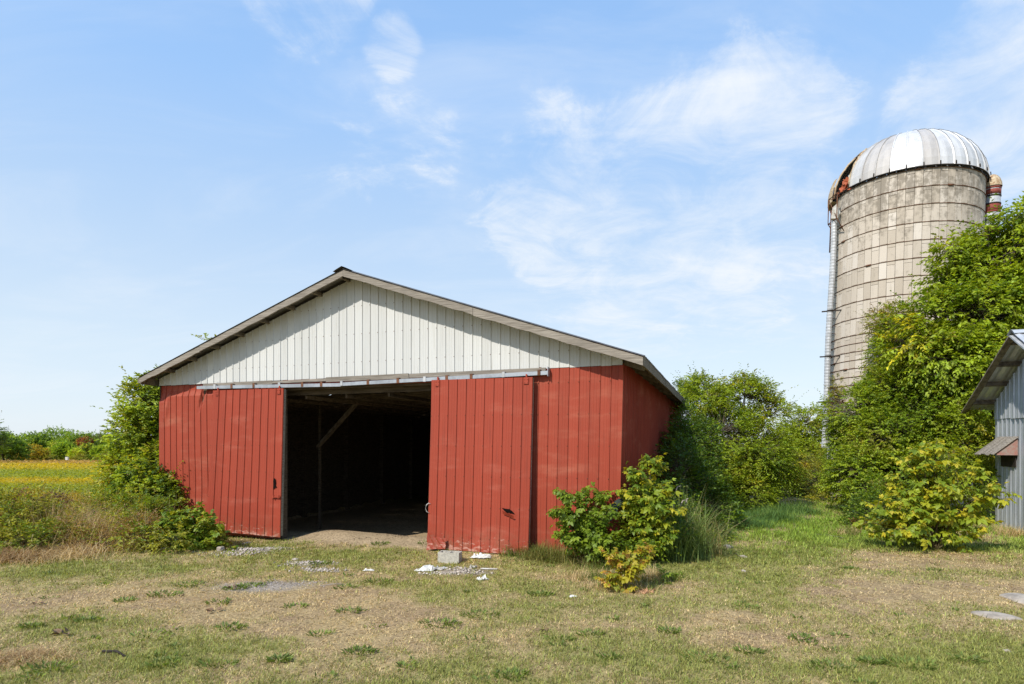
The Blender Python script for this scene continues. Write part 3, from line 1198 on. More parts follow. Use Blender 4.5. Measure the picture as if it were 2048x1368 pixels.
# unloading chute on the right
ch = MB()
CH = [sil(97, SR + .24, z) for z in (.5, RIM - .15)]
ch.tube(CH, .27, 18, smooth=True)
cho = ch.build('unloading_chute', M['galv'], silo)
for i in range(18):
    z = RIM - .18 - i * .30
    m = MB()
    c = sil(97, SR + .24, z)
    m.tube([c, c - Vector((0, 0, .05))], .288, 18)
    m.build('chute_band', M['dark'] if i % 3 else M['redband'], cho)
for z0, z1 in ((-.27, -.45), (-.82, -1.1), (-1.7, -1.95)):
    m = MB()
    c = sil(97, SR + .24, RIM)
    m.tube([c + Vector((0, 0, z0)), c + Vector((0, 0, z1))], .28, 18)
    m.build('chute_band', M['redband'], cho)
m = MB()
c = sil(97, SR + .24, RIM - .15)
m.sheet([[c + Vector((math.cos(a * .349) * .31 * math.cos(e), math.sin(a * .349) * .31 * math.cos(e), math.sin(e) * .5)) for a in range(19)] for e in (0, .35, .7, 1.05, 1.3, 1.57)], True)
m.tube([c - _r * .7 + Vector((0, 0, .05)), c + Vector((0, 0, .15))], .22, 10)
m.build('chute_cap', M['oldpaint'], silo)

# ------------------------------------------------------------------ grey metal shed at the right edge
SHO = Vector((12.37, 13.63, 0))
shed = empty('shed', SHO, -YA)
tag(shed, 'grey corrugated metal shed with overhanging gable at the right edge', 'shed')
SPK = 4.80
SSL = .567
HWD = 2.5


def shz(v):
    return SPK - SSL * abs(v)


M['shed'] = None
m_, t = new_mat('shed_steel')
p = objco(t)
n1 = t.noise(mapped(t, p, (3, 6, .5)), 2.2, 6, .65)
c = t.mix(t.smooth(n1, .35, .7), (0.50, 0.525, 0.55), (0.36, 0.38, 0.40))
c = t.mix(t.smooth(t.noise(p, 3, 6, .7), .62, .75, 0, .5), c, (0.22, 0.14, 0.09))
b = t.n('ShaderNodeBsdfPrincipled', {'Base Color': c, 'Roughness': .45, 'Metallic': .45})
finish(t, b.outputs[0])
M['shed'] = m_
m = MB()
m.add([(.05, -HWD, -.3), (.05, HWD, -.3), (.05, HWD, shz(HWD) - .05), (.05, 0, SPK - .05), (.05, -HWD, shz(HWD) - .05)], [(0, 1, 2, 3, 4)])
m.box(.05, 7.5, HWD - .05, HWD, -.3, shz(HWD))
m.box(.05, 7.5, -HWD, -HWD + .05, -.3, shz(HWD))
m.box(.0, .12, -HWD, HWD, -.35, -.12)
wall = m.build('wall', M['oldwood'], shed)
sp = .25
nsh = int(2 * HWD / sp)


def shed_strip(v0, z0, z1f, x0, rows=2):
    m = MB()
    grid = []
    for i in range(rows + 1):
        row = []
        for dv, dx in ((0, 0), (.03, -.028), (.06, -.028), (.09, 0), (.16, 0), (.175, -.008), (.19, 0), (sp, 0)):
            z1 = z1f(v0 + dv)
            row.append((x0 + dx, v0 + dv, z0 + (z1 - z0) * i / rows + (.0)))
        grid.append(row)
    m.sheet(grid)
    return m


LAP = 2.88
for i in range(nsh):
    v0 = -HWD + i * sp
    o = shed_strip(v0, -.10 - .03 * (i % 3 == 0), lambda v: LAP + .05, -.004).build('panel', M['shed'], wall)
    o = shed_strip(v0, LAP - .02 * ((i // 4) % 2), lambda v: shz(v) - .07, -.024 - .012 * ((i // 4) % 2)).build('panel', M['shed'], wall)
# roof
m = MB()
for v in (2.55, 1.78, 1.02, .26, -.26, -1.02, -1.78, -2.55):
    m.bar((-.50, v, shz(v) - .0), (7.6, v, shz(v) - .0), .045, .13, (0, SSL * (1 if v > 0 else -1), 1))
sroof = m.build('roof', M['oldwood'], shed)
M['roofpale'] = plain_mat('pale_roof_steel', (0.62, 0.63, 0.64), .4, .35, .2, 3)
for s in (-1, 1):
    for k in range(9):
        x0, x1 = -.58 + k * .92, -.58 + (k + 1) * .92
        m = MB()
        m.sheet([[(x0 + (x1 - x0) * q / 12, s * v, shz(v) + .075 + (.028 if q % 3 == 1 else 0)) for q in range(13)] for v in (0, 1.5, 3.02)])
        m.build('roof_panel', M['roofpale'], sroof)
m = MB()
m.sheet([[(x, v, SPK + .12 + dz) for v, dz in ((-.2, -.11), (-.1, -.03), (0, .0), (.1, -.03), (.2, -.11))] for x in (-.6, 2, 7.7)])
m.build('ridge_cap', M['roofpale'], sroof)
for s in (-1, 1):
    for a, b_ in ((.02, 1.5), (1.51, 2.98)):
        m = MB()
        m.bar((-.555, s * a, shz(a) - .02), (-.555, s * b_, shz(b_) - .02), .035, .15, (1, 0, 0))
        m.add([], [])
        m.build('rake_board', M['oldwood'] if a > 1 or s > 0 else M['galv'], shed)
# small shingled hood over a hatch
hood = MB()
hv0, hv1 = 1.12, 2.10
hood.box(-.50, -.02, hv0 + .02, hv0 + .05, 1.98, 2.0)
hoodo = hood.build('hatch_hood', M['redband'], shed)
for hv in (hv0, hv1):
    m = MB()
    m.add([(-.03, hv, 1.93), (-.03, hv, 2.36), (-.46, hv, 1.98), (-.46, hv, 1.93), (-.03, hv + .03, 1.93), (-.03, hv + .03, 2.36), (-.46, hv + .03, 1.98), (-.46, hv + .03, 1.93)],
          [(0, 1, 2, 3), (7, 6, 5, 4), (0, 4, 5, 1), (1, 5, 6, 2), (2, 6, 7, 3), (3, 7, 4, 0)])
    m.build('cheek', M['cheek'], hoodo)
rd = random.Random(12)
for i in range(9):
    v0 = hv0 - .05 + i * .128
    m = MB()
    L_ = rd.uniform(-.03, .03)
    m.bar((-.03, v0 + .06, 2.40), (-.55 + L_, v0 + .06 + rd.uniform(-.01, .01), 1.945 + L_ * .8), .115, .018, (0, 0, 1))
    m.build('shingle', M['greywood'], hoodo)
m = MB()
m.box(-.045, -.03, hv0 + .08, hv1 - .05, 1.62, 1.94)
m.build('hatch_shade_panel', M['dark'], shed)  # solid dark panel on the wall, coloured as the shade of an open hatch

# ------------------------------------------------------------------ leaves in bulk
def unit(a):
    return a / np.maximum(np.linalg.norm(a, axis=-1, keepdims=True), 1e-9)


def leaf_arrays(P, A, N, L, W, C, fold=0.35, six=False):
    """folded leaves: P base, A axis, N face normal"""
    n = len(P)
    A = unit(A)
    S = unit(np.cross(A, N))
    N = np.cross(S, A)
    L = np.broadcast_to(L, (n,))[:, None]
    W = np.broadcast_to(W, (n,))[:, None]
    if six:
        curl = -0.16 * L * N
        v = [P, P + A * L * .33 + S * W * .5 + N * W * fold * .5, P + A * L * .72 + S * W * .33 + N * W * fold * .3 + curl * .5, P + A * L + curl * 1.3,
             P + A * L * .72 - S * W * .33 + N * W * fold * .3 + curl * .5, P + A * L * .33 - S * W * .5 + N * W * fold * .5, P + A * L * .5 + curl * .1]
        V = np.stack(v, 1).reshape(-1, 3)
        b = np.arange(n)[:, None, None] * 7
        Fa = (b + np.array([[0, 1, 6], [1, 2, 6], [2, 3, 6], [3, 4, 6], [4, 5, 6], [5, 0, 6]])[None]).reshape(-1, 3)
        return V, Fa, np.repeat(C, 7, 0)
    v = [P, P + A * L * .42 + S * W * .5 + N * W * fold, P + A * L - N * L * .12, P + A * L * .42 - S * W * .5 + N * W * fold]
    V = np.stack(v, 1).reshape(-1, 3)
    b = np.arange(n)[:, None, None] * 4
    Fa = (b + np.array([[0, 1, 2], [0, 2, 3]])[None]).reshape(-1, 3)
    return V, Fa, np.repeat(C, 4, 0)


def join_arrays(parts):
    off, Vs, Fs, Cs = 0, [], [], []
    for V, Fa, C in parts:
        Vs.append(V)
        Fs.append(Fa + off)
        Cs.append(C)
        off += len(V)
    return np.concatenate(Vs), np.concatenate(Fs), np.concatenate(Cs)


def sprays(O, D, Ls, k, leaf, col, rg, droop=.35, hang=.35, ratio=.5, jit=.18, six=False, spread=.9):
    """k leaves along each twig"""
    n = len(O)
    D = unit(D)
    up = np.array((0, 0, 1.0))
    side0 = unit(np.cross(D, up + rg.normal(0, .2, (n, 3))))
    out = []
    for j in range(k):
        s = (j + .6) / k
        p = O + D * (Ls * s)[:, None] - up * (droop * Ls * s * s)[:, None]
        sg = 1 if j % 2 else -1
        a = D * (.55 + .5 * s) + side0 * sg * spread * (1.15 - s * .6) - up * hang + rg.normal(0, .28, (n, 3))
        nm = up + .55 * D + rg.normal(0, .38, (n, 3))
        L = leaf * rg.uniform(.6, 1.2, n) * (1.05 - .35 * abs(s - .45))
        c = np.clip(col * (1 + rg.normal(0, jit, (n, 1))) + rg.normal(0, .008, (n, 3)), .004, 1)
        out.append(leaf_arrays(p, a, nm, L, L * ratio, c, six=six))
    return join_arrays(out)


DENS = 2.2
GREEN_A = np.array((0.150, 0.225, 0.018))
GREEN_B = np.array((0.265, 0.340, 0.026))
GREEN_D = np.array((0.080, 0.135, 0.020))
YEL = np.array((0.50, 0.45, 0.028))
OLIVE = np.array((0.28, 0.285, 0.040))


def pal_mix(n, rg, pos_, pal, seed):
    """pal: list of (colour, weight); neighbours on the plant tend to share a tint"""
    q = fbm(pos_[:, 0] * .9, pos_[:, 1] * .9, pos_[:, 2] * .9, seed=seed, octv=2)
    q = (q - q.min()) / max(1e-6, q.max() - q.min())
    r = np.clip(q * .75 + rg.uniform(-.12, .37, n), 0, .9999)
    w_ = np.cumsum([p[1] for p in pal])
    w_ = w_ / w_[-1]
    i = np.searchsorted(w_, r)
    return np.array([p[0] for p in pal])[np.clip(i, 0, len(pal) - 1)]


def crown_points(lobes, n, rg, seed, gap=.33, gs=1.1, inner=.45):
    lb = np.array(lobes, float)
    area = (lb[:, 3] * lb[:, 4] + lb[:, 3] * lb[:, 5] + lb[:, 4] * lb[:, 5])
    m = int(n * 2.6)
    w_ = rg.choice(len(lb), m, p=area / area.sum())
    d = unit(rg.normal(0, 1, (m, 3)))
    c, r = lb[w_, :3], lb[w_, 3:]
    rr = 1 - inner * rg.uniform(0, 1, m) ** 1.7
    p0 = c + d * r * rr[:, None]
    q = fbm(p0[:, 0] * gs * 1.3, p0[:, 1] * gs * 1.3, p0[:, 2] * gs * 1.3, seed=seed + 5, octv=3)
    rr = rr * (.72 + .56 * q)
    p = c + d * r * rr[:, None]
    keep = fbm(p[:, 0] * gs * 1.2, p[:, 1] * gs * 1.2, p[:, 2] * gs * 1.5, seed=seed, octv=3) > gap
    keep &= ~((d[:, 2] < -.55) & (rg.uniform(0, 1, m) < .5))
    p, d, w_ = p[keep][:n], d[keep][:n], w_[keep][:n]
    return p, d, w_


def plant(name, label, cat, base, lobes, n, k=8, leaf=.09, sl=.45, pal=((GREEN_A, .5), (GREEN_B, .5)), group=None, tr=.08, droop=.35, hang=.35, seed=1,
          ratio=.5, gap=.40, gs=1.1, trunkname='trunk', crownname='crown', twigs=.25, stems=None, jit=.18, inner=.45, extra=None, six=False, up_bias=.35, shoots=28):
    rg = np.random.default_rng(seed)
    n = int(n * DENS)
    base = Vector(base)
    root = empty(name, base)
    tag(root, label, cat, group)
    bl = np.array(base)
    lobes = [(a - base.x, b_ - base.y, c_ - base.z, d, e, f_) for a, b_, c_, d, e, f_ in lobes]
    p, d, w_ = crown_points(lobes, n, rg, seed, gap, gs, inner)
    col = pal_mix(len(p), rg, p + bl, pal, seed + 2) * rg.uniform(.75, 1.3, (len(p), 1))
    D = d + np.array((0, 0, up_bias)) + rg.normal(0, .35, d.shape)
    Ls = sl * rg.uniform(.6, 1.3, len(p))
    arr = [sprays(p, D, Ls, k, leaf, col, rg, droop, hang, ratio, jit, six)]
    # a few long shoots that break the outline
    ns = max(2, len(p) // shoots)
    sel = rg.choice(len(p), min(ns, len(p)), replace=False)
    arr.append(sprays(p[sel] + d[sel] * sl * .3, d[sel] + np.array((0, 0, .9)), Ls[sel] * 2.0, k, leaf * .9, col[sel], rg, droop * .6, hang, ratio, jit, six))
    if extra:
        arr += extra(rg)
    V, Fa, C = join_arrays(arr)
    ok = V[:, 2] + base.z > gheight(V[:, 0] + base.x, V[:, 1] + base.y) - .02
    V[:, 2] = np.where(ok, V[:, 2], gheight(V[:, 0] + base.x, V[:, 1] + base.y) - base.z + .01)
    link(crownname, np_mesh(crownname, V, Fa, C, M['leaf']), root)
    mb = MB()
    rd = random.Random(seed)
    big = sorted(range(len(lobes)), key=lambda i: -lobes[i][3])
    for i in range(len(lobes)):
        c = Vector(lobes[i][:3])
        s0 = Vector((rd.uniform(-.12, .12), rd.uniform(-.12, .12), -.05)) if stems else Vector((0, 0, -.05))
        mid = Vector((c.x * .25, c.y * .25, c.z * .5)) + Vector((rd.uniform(-.15, .15), rd.uniform(-.15, .15), 0))
        r0 = tr * (1.0 if i == big[0] else .6)
        top = c + Vector((0, 0, lobes[i][5] * .5))
        mb.tube([s0, s0.lerp(mid, .55), mid, mid.lerp(c, .6), c, top], [r0, r0 * .85, r0 * .65, r0 * .5, r0 * .35, r0 * .08], 7)
    if twigs:
        tw = rg.choice(len(p), int(len(p) * twigs), replace=False)
        for i in tw:
            c = Vector(lobes[w_[i]][:3])
            e = Vector(p[i])
            a = c.lerp(e, .25)
            mb.tube([a, a.lerp(e, .55) + Vector((0, 0, .05)), e, e + Vector(d[i]) * sl * .5], [tr * .16, tr * .1, tr * .06, tr * .03], 3, cap=False)
    mb.build(trunkname, M['bark'], root)
    return root


def lobe(px, py, rx, ry, Y, dr=None):
    """an ellipsoid of foliage standing at depth Y, sized from the photograph"""
    c = at(px, py, Y)
    a, b_ = rx * Y / F, ry * Y / F
    return (c.x, c.y, c.z, a, dr if dr else (a + b_) / 2, b_)


# ------------------------------------------------------------------ trees and shrubs
P_ELDER = ((GREEN_A, .4), (GREEN_B, .45), (OLIVE, .15), (YEL, .06))
P_FRESH = ((GREEN_A, .25), (GREEN_B, .6), (YEL, .15))
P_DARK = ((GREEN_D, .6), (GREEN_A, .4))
P_OLIVE = ((GREEN_A, .3), (OLIVE, .5), (GREEN_B, .2))

plant('box_elder', 'green box elder growing against the left corner of the red barn', 'tree', ground_at(300, 17.2),
      [lobe(294, 812, 36, 50, 17), lobe(285, 880, 46, 60, 17), lobe(268, 935, 46, 45, 16.6), lobe(310, 955, 40, 55, 16.4), lobe(330, 860, 40, 70, 17.6), lobe(246, 948, 30, 24, 16.4), lobe(296, 785, 22, 24, 17.2),
       lobe(335, 785, 34, 36, 18.2), lobe(334, 745, 6, 7, 18), lobe(416, 684, 6, 7, 19.5), lobe(410, 800, 50, 60, 19.5)],
      1500, 9, .125, .45, ((GREEN_A, .35), (GREEN_B, .4), (OLIVE, .2), (YEL, .1)), tr=.09, seed=11, gap=.36, shoots=90)

# everything along the right side of the barn and behind it
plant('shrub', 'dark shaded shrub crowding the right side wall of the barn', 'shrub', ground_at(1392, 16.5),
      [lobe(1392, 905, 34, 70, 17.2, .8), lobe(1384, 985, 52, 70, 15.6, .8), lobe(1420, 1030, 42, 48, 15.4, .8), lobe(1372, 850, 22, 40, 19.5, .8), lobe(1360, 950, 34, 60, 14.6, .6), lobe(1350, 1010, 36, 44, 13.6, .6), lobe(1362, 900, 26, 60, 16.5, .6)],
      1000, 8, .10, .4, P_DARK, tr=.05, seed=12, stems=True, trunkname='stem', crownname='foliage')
plant('shrub', 'low grassy shrub at the foot of the shaded barn wall', 'shrub', ground_at(1412, 13.6),
      [lobe(1408, 1058, 40, 30, 13.6), lobe(1375, 1075, 30, 22, 13.2), lobe(1436, 1078, 14, 20, 13.4)],
      330, 8, .075, .3, ((GREEN_A, .6), (GREEN_B, .4)), tr=.02, seed=13, stems=True, trunkname='stem', crownname='foliage')
plant('box_elder', 'broad many stemmed box elder behind the right corner of the barn', 'tree', ground_at(1470, 20.8),
      [lobe(1420, 805, 48, 42, 21.5), lobe(1490, 800, 50, 40, 21), lobe(1535, 840, 42, 45, 21), lobe(1440, 870, 62, 60, 20.5), lobe(1510, 910, 66, 60, 20.2), lobe(1450, 955, 52, 50, 20), lobe(1480, 985, 62, 36, 19.8), lobe(1400, 790, 30, 34, 22), lobe(1541, 930, 36, 60, 20.6),
       lobe(1492, 773, 22, 16, 21), lobe(1412, 772, 24, 14, 21.6), lobe(1428, 1010, 26, 26, 19.2)],
      2800, 9, .10, .48, P_ELDER, tr=.08, seed=14, stems=True, gap=.42)
plant('shrub', 'dark treetop just showing over the far end of the barn eave', 'shrub', ground_at(1362, 30),
      [lobe(1362, 790, 14, 22, 30), lobe(1366, 830, 20, 60, 30)], 260, 7, .12, .5, P_DARK, tr=.07, seed=15)
plant('box_elder', 'distant yellowish green tree in the gap left of the silo pipe', 'tree', ground_at(1610, 32),
      [lobe(1610, 850, 42, 32, 32), lobe(1580, 890, 36, 40, 32), lobe(1640, 890, 40, 38, 32), lobe(1600, 935, 60, 50, 31), lobe(1565, 930, 30, 60, 33)],
      1200, 8, .15, .6, ((GREEN_B, .6), (OLIVE, .2), (YEL, .12)), tr=.1, seed=16)
plant('shrub', 'low olive shrub at the end of the grass path', 'shrub', ground_at(1610, 25),
      [lobe(1590, 975, 36, 34, 25), lobe(1640, 965, 50, 42, 24.5), lobe(1690, 985, 40, 32, 23), lobe(1655, 1000, 30, 18, 22.5)],
      900, 8, .095, .4, ((GREEN_A, .3), (OLIVE, .5), (YEL, .1), (np.array((.19, .11, .03)), .1)), tr=.04, seed=17, stems=True, trunkname='stem', crownname='foliage')

# silo's green cover
plant('creeper', 'creeper climbing the lit lower face of the concrete silo', 'creeper', ground_at(1790, 20.9),
      [lobe(1770, 650, 34, 34, 21, .35), lobe(1772, 720, 38, 60, 20.8, .4), lobe(1800, 660, 40, 50, 20.4, .5), lobe(1765, 790, 44, 60, 20.4, .5)],
      1150, 8, .075, .3, ((GREEN_A, .5), (OLIVE, .3), (np.array((.20, .13, .05)), .2)), tr=.03, seed=18, stems=True, trunkname='stem', crownname='foliage', gap=.3, inner=.6)
plant('creeper', 'small brownish creeper tuft behind the foot of the ribbed pipe', 'creeper', ground_at(1676, 23.2),
      [lobe(1677, 778, 16, 26, 23.3, .3), lobe(1680, 830, 20, 50, 23, .4)], 200, 7, .075, .25, ((OLIVE, .6), (np.array((.15, .09, .03)), .4)), tr=.03, seed=19, trunkname='stem', crownname='foliage')
plant('shrub', 'large round leaved shrub mass covering the foot of the silo', 'shrub', ground_at(1780, 19),
      [lobe(1720, 830, 60, 52, 19.8), lobe(1790, 790, 60, 60, 19.5), lobe(1706, 885, 36, 50, 20), lobe(1780, 880, 72, 62, 18.6), lobe(1850, 850, 64, 80, 18.4), lobe(1735, 945, 64, 52, 18.4), lobe(1830, 945, 70, 56, 17.8), lobe(1910, 900, 56, 74, 17.8), lobe(1695, 955, 34, 46, 19.2), lobe(1745, 985, 40, 30, 17.5), lobe(1850, 740, 44, 44, 19.4)],
      4300, 8, .088, .34, ((GREEN_A, .45), (GREEN_B, .4), (OLIVE, .2)), tr=.07, seed=20, stems=True, trunkname='stem', crownname='foliage', ratio=.72, gap=.38, hang=.5)
plant('box_elder', 'tall box elder with yellowing sprays hiding the right half of the silo', 'tree', ground_at(2010, 19),
      [lobe(1985, 540, 52, 46, 18.6), lobe(2040, 500, 44, 52, 18.2), lobe(1930, 590, 40, 36, 18.6), lobe(1880, 640, 46, 44, 18.4), lobe(1960, 640, 66, 60, 18), lobe(2050, 610, 60, 70, 17.8), lobe(1830, 690, 44, 44, 18.6), lobe(1905, 720, 66, 60, 18),
       lobe(1990, 730, 70, 60, 17.6), lobe(1960, 800, 50, 50, 17.6), lobe(1975, 470, 16, 26, 18.6), lobe(2035, 440, 18, 22, 18.2), lobe(1900, 505, 16, 20, 18.6), lobe(1895, 560, 26, 22, 18.8), lobe(2110, 560, 70, 110, 18.2), lobe(2120, 720, 80, 100, 18.5), lobe(1812, 632, 14, 16, 19),
       lobe(1935, 545, 36, 30, 18.7), lobe(1962, 500, 26, 28, 18.7)],
      3300, 9, .165, .6, ((GREEN_A, .36), (GREEN_B, .5), (OLIVE, .06), (YEL, .13)), tr=.14, seed=21, gap=.44, hang=.6)
plant('shrub', 'scrubby dark undergrowth with dead stems left of the yellow sapling', 'shrub', ground_at(1745, 15.2),
      [lobe(1740, 1030, 40, 38, 15.4), lobe(1790, 1010, 44, 46, 15.4), lobe(1720, 1065, 26, 16, 14.6), lobe(1825, 1040, 36, 36, 15)],
      520, 8, .08, .32, ((GREEN_D, .35), (GREEN_A, .4), (OLIVE, .15), (np.array((.2, .1, .04)), .12)), tr=.03, seed=22, stems=True, trunkname='stem', crownname='foliage')
plant('shrub', 'leafy sprays hanging under the eave of the grey metal shed', 'shrub', ground_at(1940, 17),
      [lobe(1930, 850, 34, 30, 16.9), lobe(1945, 910, 40, 36, 16.7), lobe(1915, 960, 44, 50, 16.6)], 420, 8, .10, .4, P_ELDER, tr=.04, seed=23, stems=True, trunkname='stem', crownname='foliage')

# left side undergrowth
plant('wild_vine', 'tangled vine climbing the left bottom corner of the red wall', 'vine', ground_at(300, 14.6),
      [lobe(288, 965, 40, 36, 14.8), lobe(312, 985, 34, 34, 14.5, .4), lobe(338, 1000, 12, 26, 14.3, .15), lobe(262, 1000, 36, 26, 14.8)],
      420, 8, .095, .3, ((GREEN_A, .5), (GREEN_B, .25), (GREEN_D, .2), (OLIVE, .2)), tr=.02, seed=24, stems=True, trunkname='stem', crownname='foliage', ratio=.8, hang=.6)

# ------------------------------------------------------------------ far tree line across the field
tl = []
rgx = random.Random(4)
FAR = [  # px, top, half width, depth, palette, label
    (8, 872, 34, 118, ((GREEN_D, .5), (GREEN_A, .5)), 'dark far tree at the left edge beyond the field'),
    (28, 884, 28, 150, ((GREEN_A, .6), (OLIVE, .4)), 'lime sided far tree beside the dark one left of the golden bush'),
    (44, 872, 26, 168, ((GREEN_A, .6), (GREEN_D, .4)), 'mid green far tree rising behind the golden bush'),
    (70, 868, 30, 172, ((GREEN_D, .6), (GREEN_A, .4)), 'dark rounded far tree above the golden bush'),
    (98, 864, 28, 176, ((GREEN_A, .7), (GREEN_D, .3)), 'far tree left of the highest treetop of the line'),
    (122, 859, 32, 180, ((GREEN_D, .5), (GREEN_A, .5)), 'tallest far tree of the line beyond the field'),
    (146, 866, 26, 174, ((GREEN_A, .8), (OLIVE, .2)), 'far tree right of the tallest treetop'),
    (112, 886, 20, 160, ((GREEN_A, .6), (OLIVE, .3)), 'smaller far tree in front of the tallest one'),
    (131, 889, 17, 158, ((GREEN_A, .7), (GREEN_B, .3)), 'light green far tree above the little white post'),
    (168, 872, 24, 172, ((GREEN_D, .5), (OLIVE, .3)), 'far tree behind the reddish crown'),
    (190, 870, 26, 176, ((GREEN_A, .8), (GREEN_D, .3)), 'far tree between the reddish crown and the bare one'),
    (214, 872, 24, 170, ((GREEN_D, .6), (np.array((.08, .075, .035)), .4)), 'greyish far tree thick behind the bare one'),
    (238, 868, 22, 165, ((GREEN_D, .7), (GREEN_A, .3)), 'far tree half hidden by the corner box elder'),
    (176, 892, 13, 150, ((GREEN_D, .4), (OLIVE, .4)), 'narrow dark far tree below the reddish crown'),
    (201, 896, 17, 150, ((GREEN_A, .6), (GREEN_B, .3)), 'low green far tree left of the bare trunk'),
    (158, 901, 12, 148, ((GREEN_B, .7), (OLIVE, .3)), 'small bright far tree right of the white post'),
]
for i, (px, top, hw, Y, pal, lab) in enumerate(FAR):
    g = ground_at(px, Y)
    zt = at(px, top, Y).z
    r_ = hw * Y / F
    H = zt - g.z
    lobes = [(g.x + rgx.uniform(-.25, .25) * r_, Y, g.z + H * .62, r_ * 1.0, r_ * .9, H * .42)]
    for q in range(4):
        a = rgx.uniform(0, 6.28)
        lobes.append((g.x + math.cos(a) * r_ * .6, Y + math.sin(a) * r_ * .6, g.z + H * rgx.uniform(.3, .68), r_ * .5, r_ * .5, H * .24))
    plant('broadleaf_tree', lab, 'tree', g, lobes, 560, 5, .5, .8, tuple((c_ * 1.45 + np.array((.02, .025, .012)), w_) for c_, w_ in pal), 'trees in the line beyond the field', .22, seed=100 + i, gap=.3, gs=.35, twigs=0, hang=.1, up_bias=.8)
g = ground_at(170, 166)
plant('broadleaf_tree', 'far tree with a rusty red crown in the line', 'tree', g, [(g.x, g.y, at(0, 884, 160).z, 1.6, 1.4, 1.3), (g.x + .8, g.y, at(0, 894, 160).z, 1.5, 1.3, 1.2)],
      160, 5, .42, .6, ((np.array((.26, .085, .03)), .8), (OLIVE, .2)), 'trees in the line beyond the field', .15, seed=140, gs=.4, twigs=0)
g = ground_at(64, 138)
plant('bush', 'round golden green bush at the far edge of the field', 'bush', g, [(g.x, g.y, g.z + 1.9, 3.3, 2.6, 1.9), (g.x - 1.9, g.y, g.z + 1.2, 1.7, 1.5, 1.2), (g.x + 2.2, g.y, g.z + 1.3, 1.5, 1.4, 1.2)],
      600, 6, .36, .5, ((OLIVE, .35), (np.array((.38, .29, .025)), .6), (GREEN_B, .25)), None, .15, seed=141, gs=.4, twigs=0)
for i, (px, hw, hh) in enumerate(((15, 22, 14), (40, 16, 10), (100, 14, 8), (165, 16, 9), (185, 14, 8), (205, 18, 9), (235, 16, 10), (150, 9, 8))):
    Y = 136 + i
    g = ground_at(px, Y)
    plant('bush', ['scrub bush at the left edge of the far field border', 'scrub bush tight against the golden bush on its left', 'dark scrub bush just right of the golden bush', 'scrub bush right of the white post', 'scrub bush under the reddish crown',
                   'scrub bush under the bare tree', 'scrub bush half behind the corner box elder', 'little scrub bush beside the white post'][i], 'bush', g,
          [(g.x, Y, g.z + hh * Y / F * .6, hw * Y / F, hw * Y / F * .7, hh * Y / F)], 130, 5, .32, .4, ((GREEN_A, .4), (OLIVE, .4), (np.array((.16, .10, .035)), .2)), 'scrub along the far field border', .08, seed=150 + i, gs=.5, twigs=0)

# the bare tree
g = ground_at(212, 140)
root = empty('bare_tree', g)
tag(root, 'leafless pale grey tree standing before the far tree line', 'tree')
mb = MB()
rd = random.Random(77)


def limb(a, d, L, r, lev):
    pts = [a]
    q = Vector(d).normalized()
    for s in range(4):
        q = (q + Vector((rd.uniform(-.25, .25), rd.uniform(-.25, .25), rd.uniform(-.05, .22)))).normalized()
        pts.append(pts[-1] + q * L / 4)
    mb.tube(pts, [r * (1 - .18 * s) for s in range(5)], 4, cap=False)
    if lev:
        for s in range(5 if lev > 1 else 4):
            k = rd.randint(1, 4)
            e = (q + Vector((rd.uniform(-1.1, 1.1), rd.uniform(-1.1, 1.1), rd.uniform(-.1, .7)))).normalized()
            limb(pts[k], e, L * rd.uniform(.42, .68), r * .5, lev - 1)


limb(Vector((0, 0, -.1)), (0.05, 0, 1), 4.6, .17, 3)
mb.build('trunk', M['bark'], root)
# little white post far off
g = ground_at(134, 134)
o = MB()
o.box(-.28, .28, -.2, .2, .55, 1.25, None, .02)
o.box(-.06, .06, -.06, .06, -.1, .55)
ob = o.build('marker_post', M['plastic'], None)
ob.location = g
tag(ob, 'tiny white marker post at the far edge of the field', 'post')

# tree whose branch enters the picture at the far left edge
g = ground_at(-30, 100)
plant('broadleaf_tree', 'tree reaching in at the left picture edge with open drooping branches', 'tree', g,
      [(at(-38, 850, 100).x, 100, at(0, 872, 100).z, 3.0, 2.6, 3.6), (at(-14, 868, 100).x, 100, at(0, 868, 100).z, 1.6, 1.4, 1.0), (at(-8, 890, 100).x, 100, at(0, 888, 100).z, 1.7, 1.4, 1.0)],
      420, 6, .3, .9, P_DARK, None, .2, seed=160, gs=.5, gap=.42)

# ------------------------------------------------------------------ young plants whose leaves can be told apart
import bmesh


def proto_leaf(kind, seed):
    rg = np.random.default_rng(seed)
    if kind == 'elder':
        P, A, L, W = [(0, .05, 0)], [(0, 1, -.15)], [.105], [.062]
        for s in (-1, 1):
            P += [(0, .05, 0)]
            A += [(s * .85, .55, -.15)]
            L += [.085]
            W += [.052]
        if seed % 2:
            for s in (-1, 1):
                P += [(0, .012, 0)]
                A += [(s * .95, .3, -.2)]
                L += [.07]
                W += [.045]
    elif kind == 'grape':
        P = [(0, .03, 0)] * 5
        A = [(0, 1, -.1), (.75, .75, -.1), (-.75, .75, -.1), (1, -.1, -.12), (-1, -.1, -.12)]
        L = [.10, .09, .09, .07, .07]
        W = [.085, .08, .08, .07, .07]
    else:
        P, A, L, W = [(0, .01, 0)], [(0, 1, -.1)], [.09], [.055]
    n = len(P)
    N = np.array([(0, 0, 1.0)] * n) + rg.normal(0, .16, (n, 3))
    V, Fa, C = leaf_arrays(np.array(P, float), np.array(A, float) + rg.normal(0, .06, (n, 3)), N, np.array(L), np.array(W), np.zeros((n, 3)), .2 if kind == 'grape' else .3, six=True)
    b = len(V)
    V = np.vstack([V, [(0, 0, 0), (.004, .05, .0), (-.004, .05, 0)]])
    Fa = np.vstack([Fa, [(b, b + 1, b + 2)]])
    return V, Fa


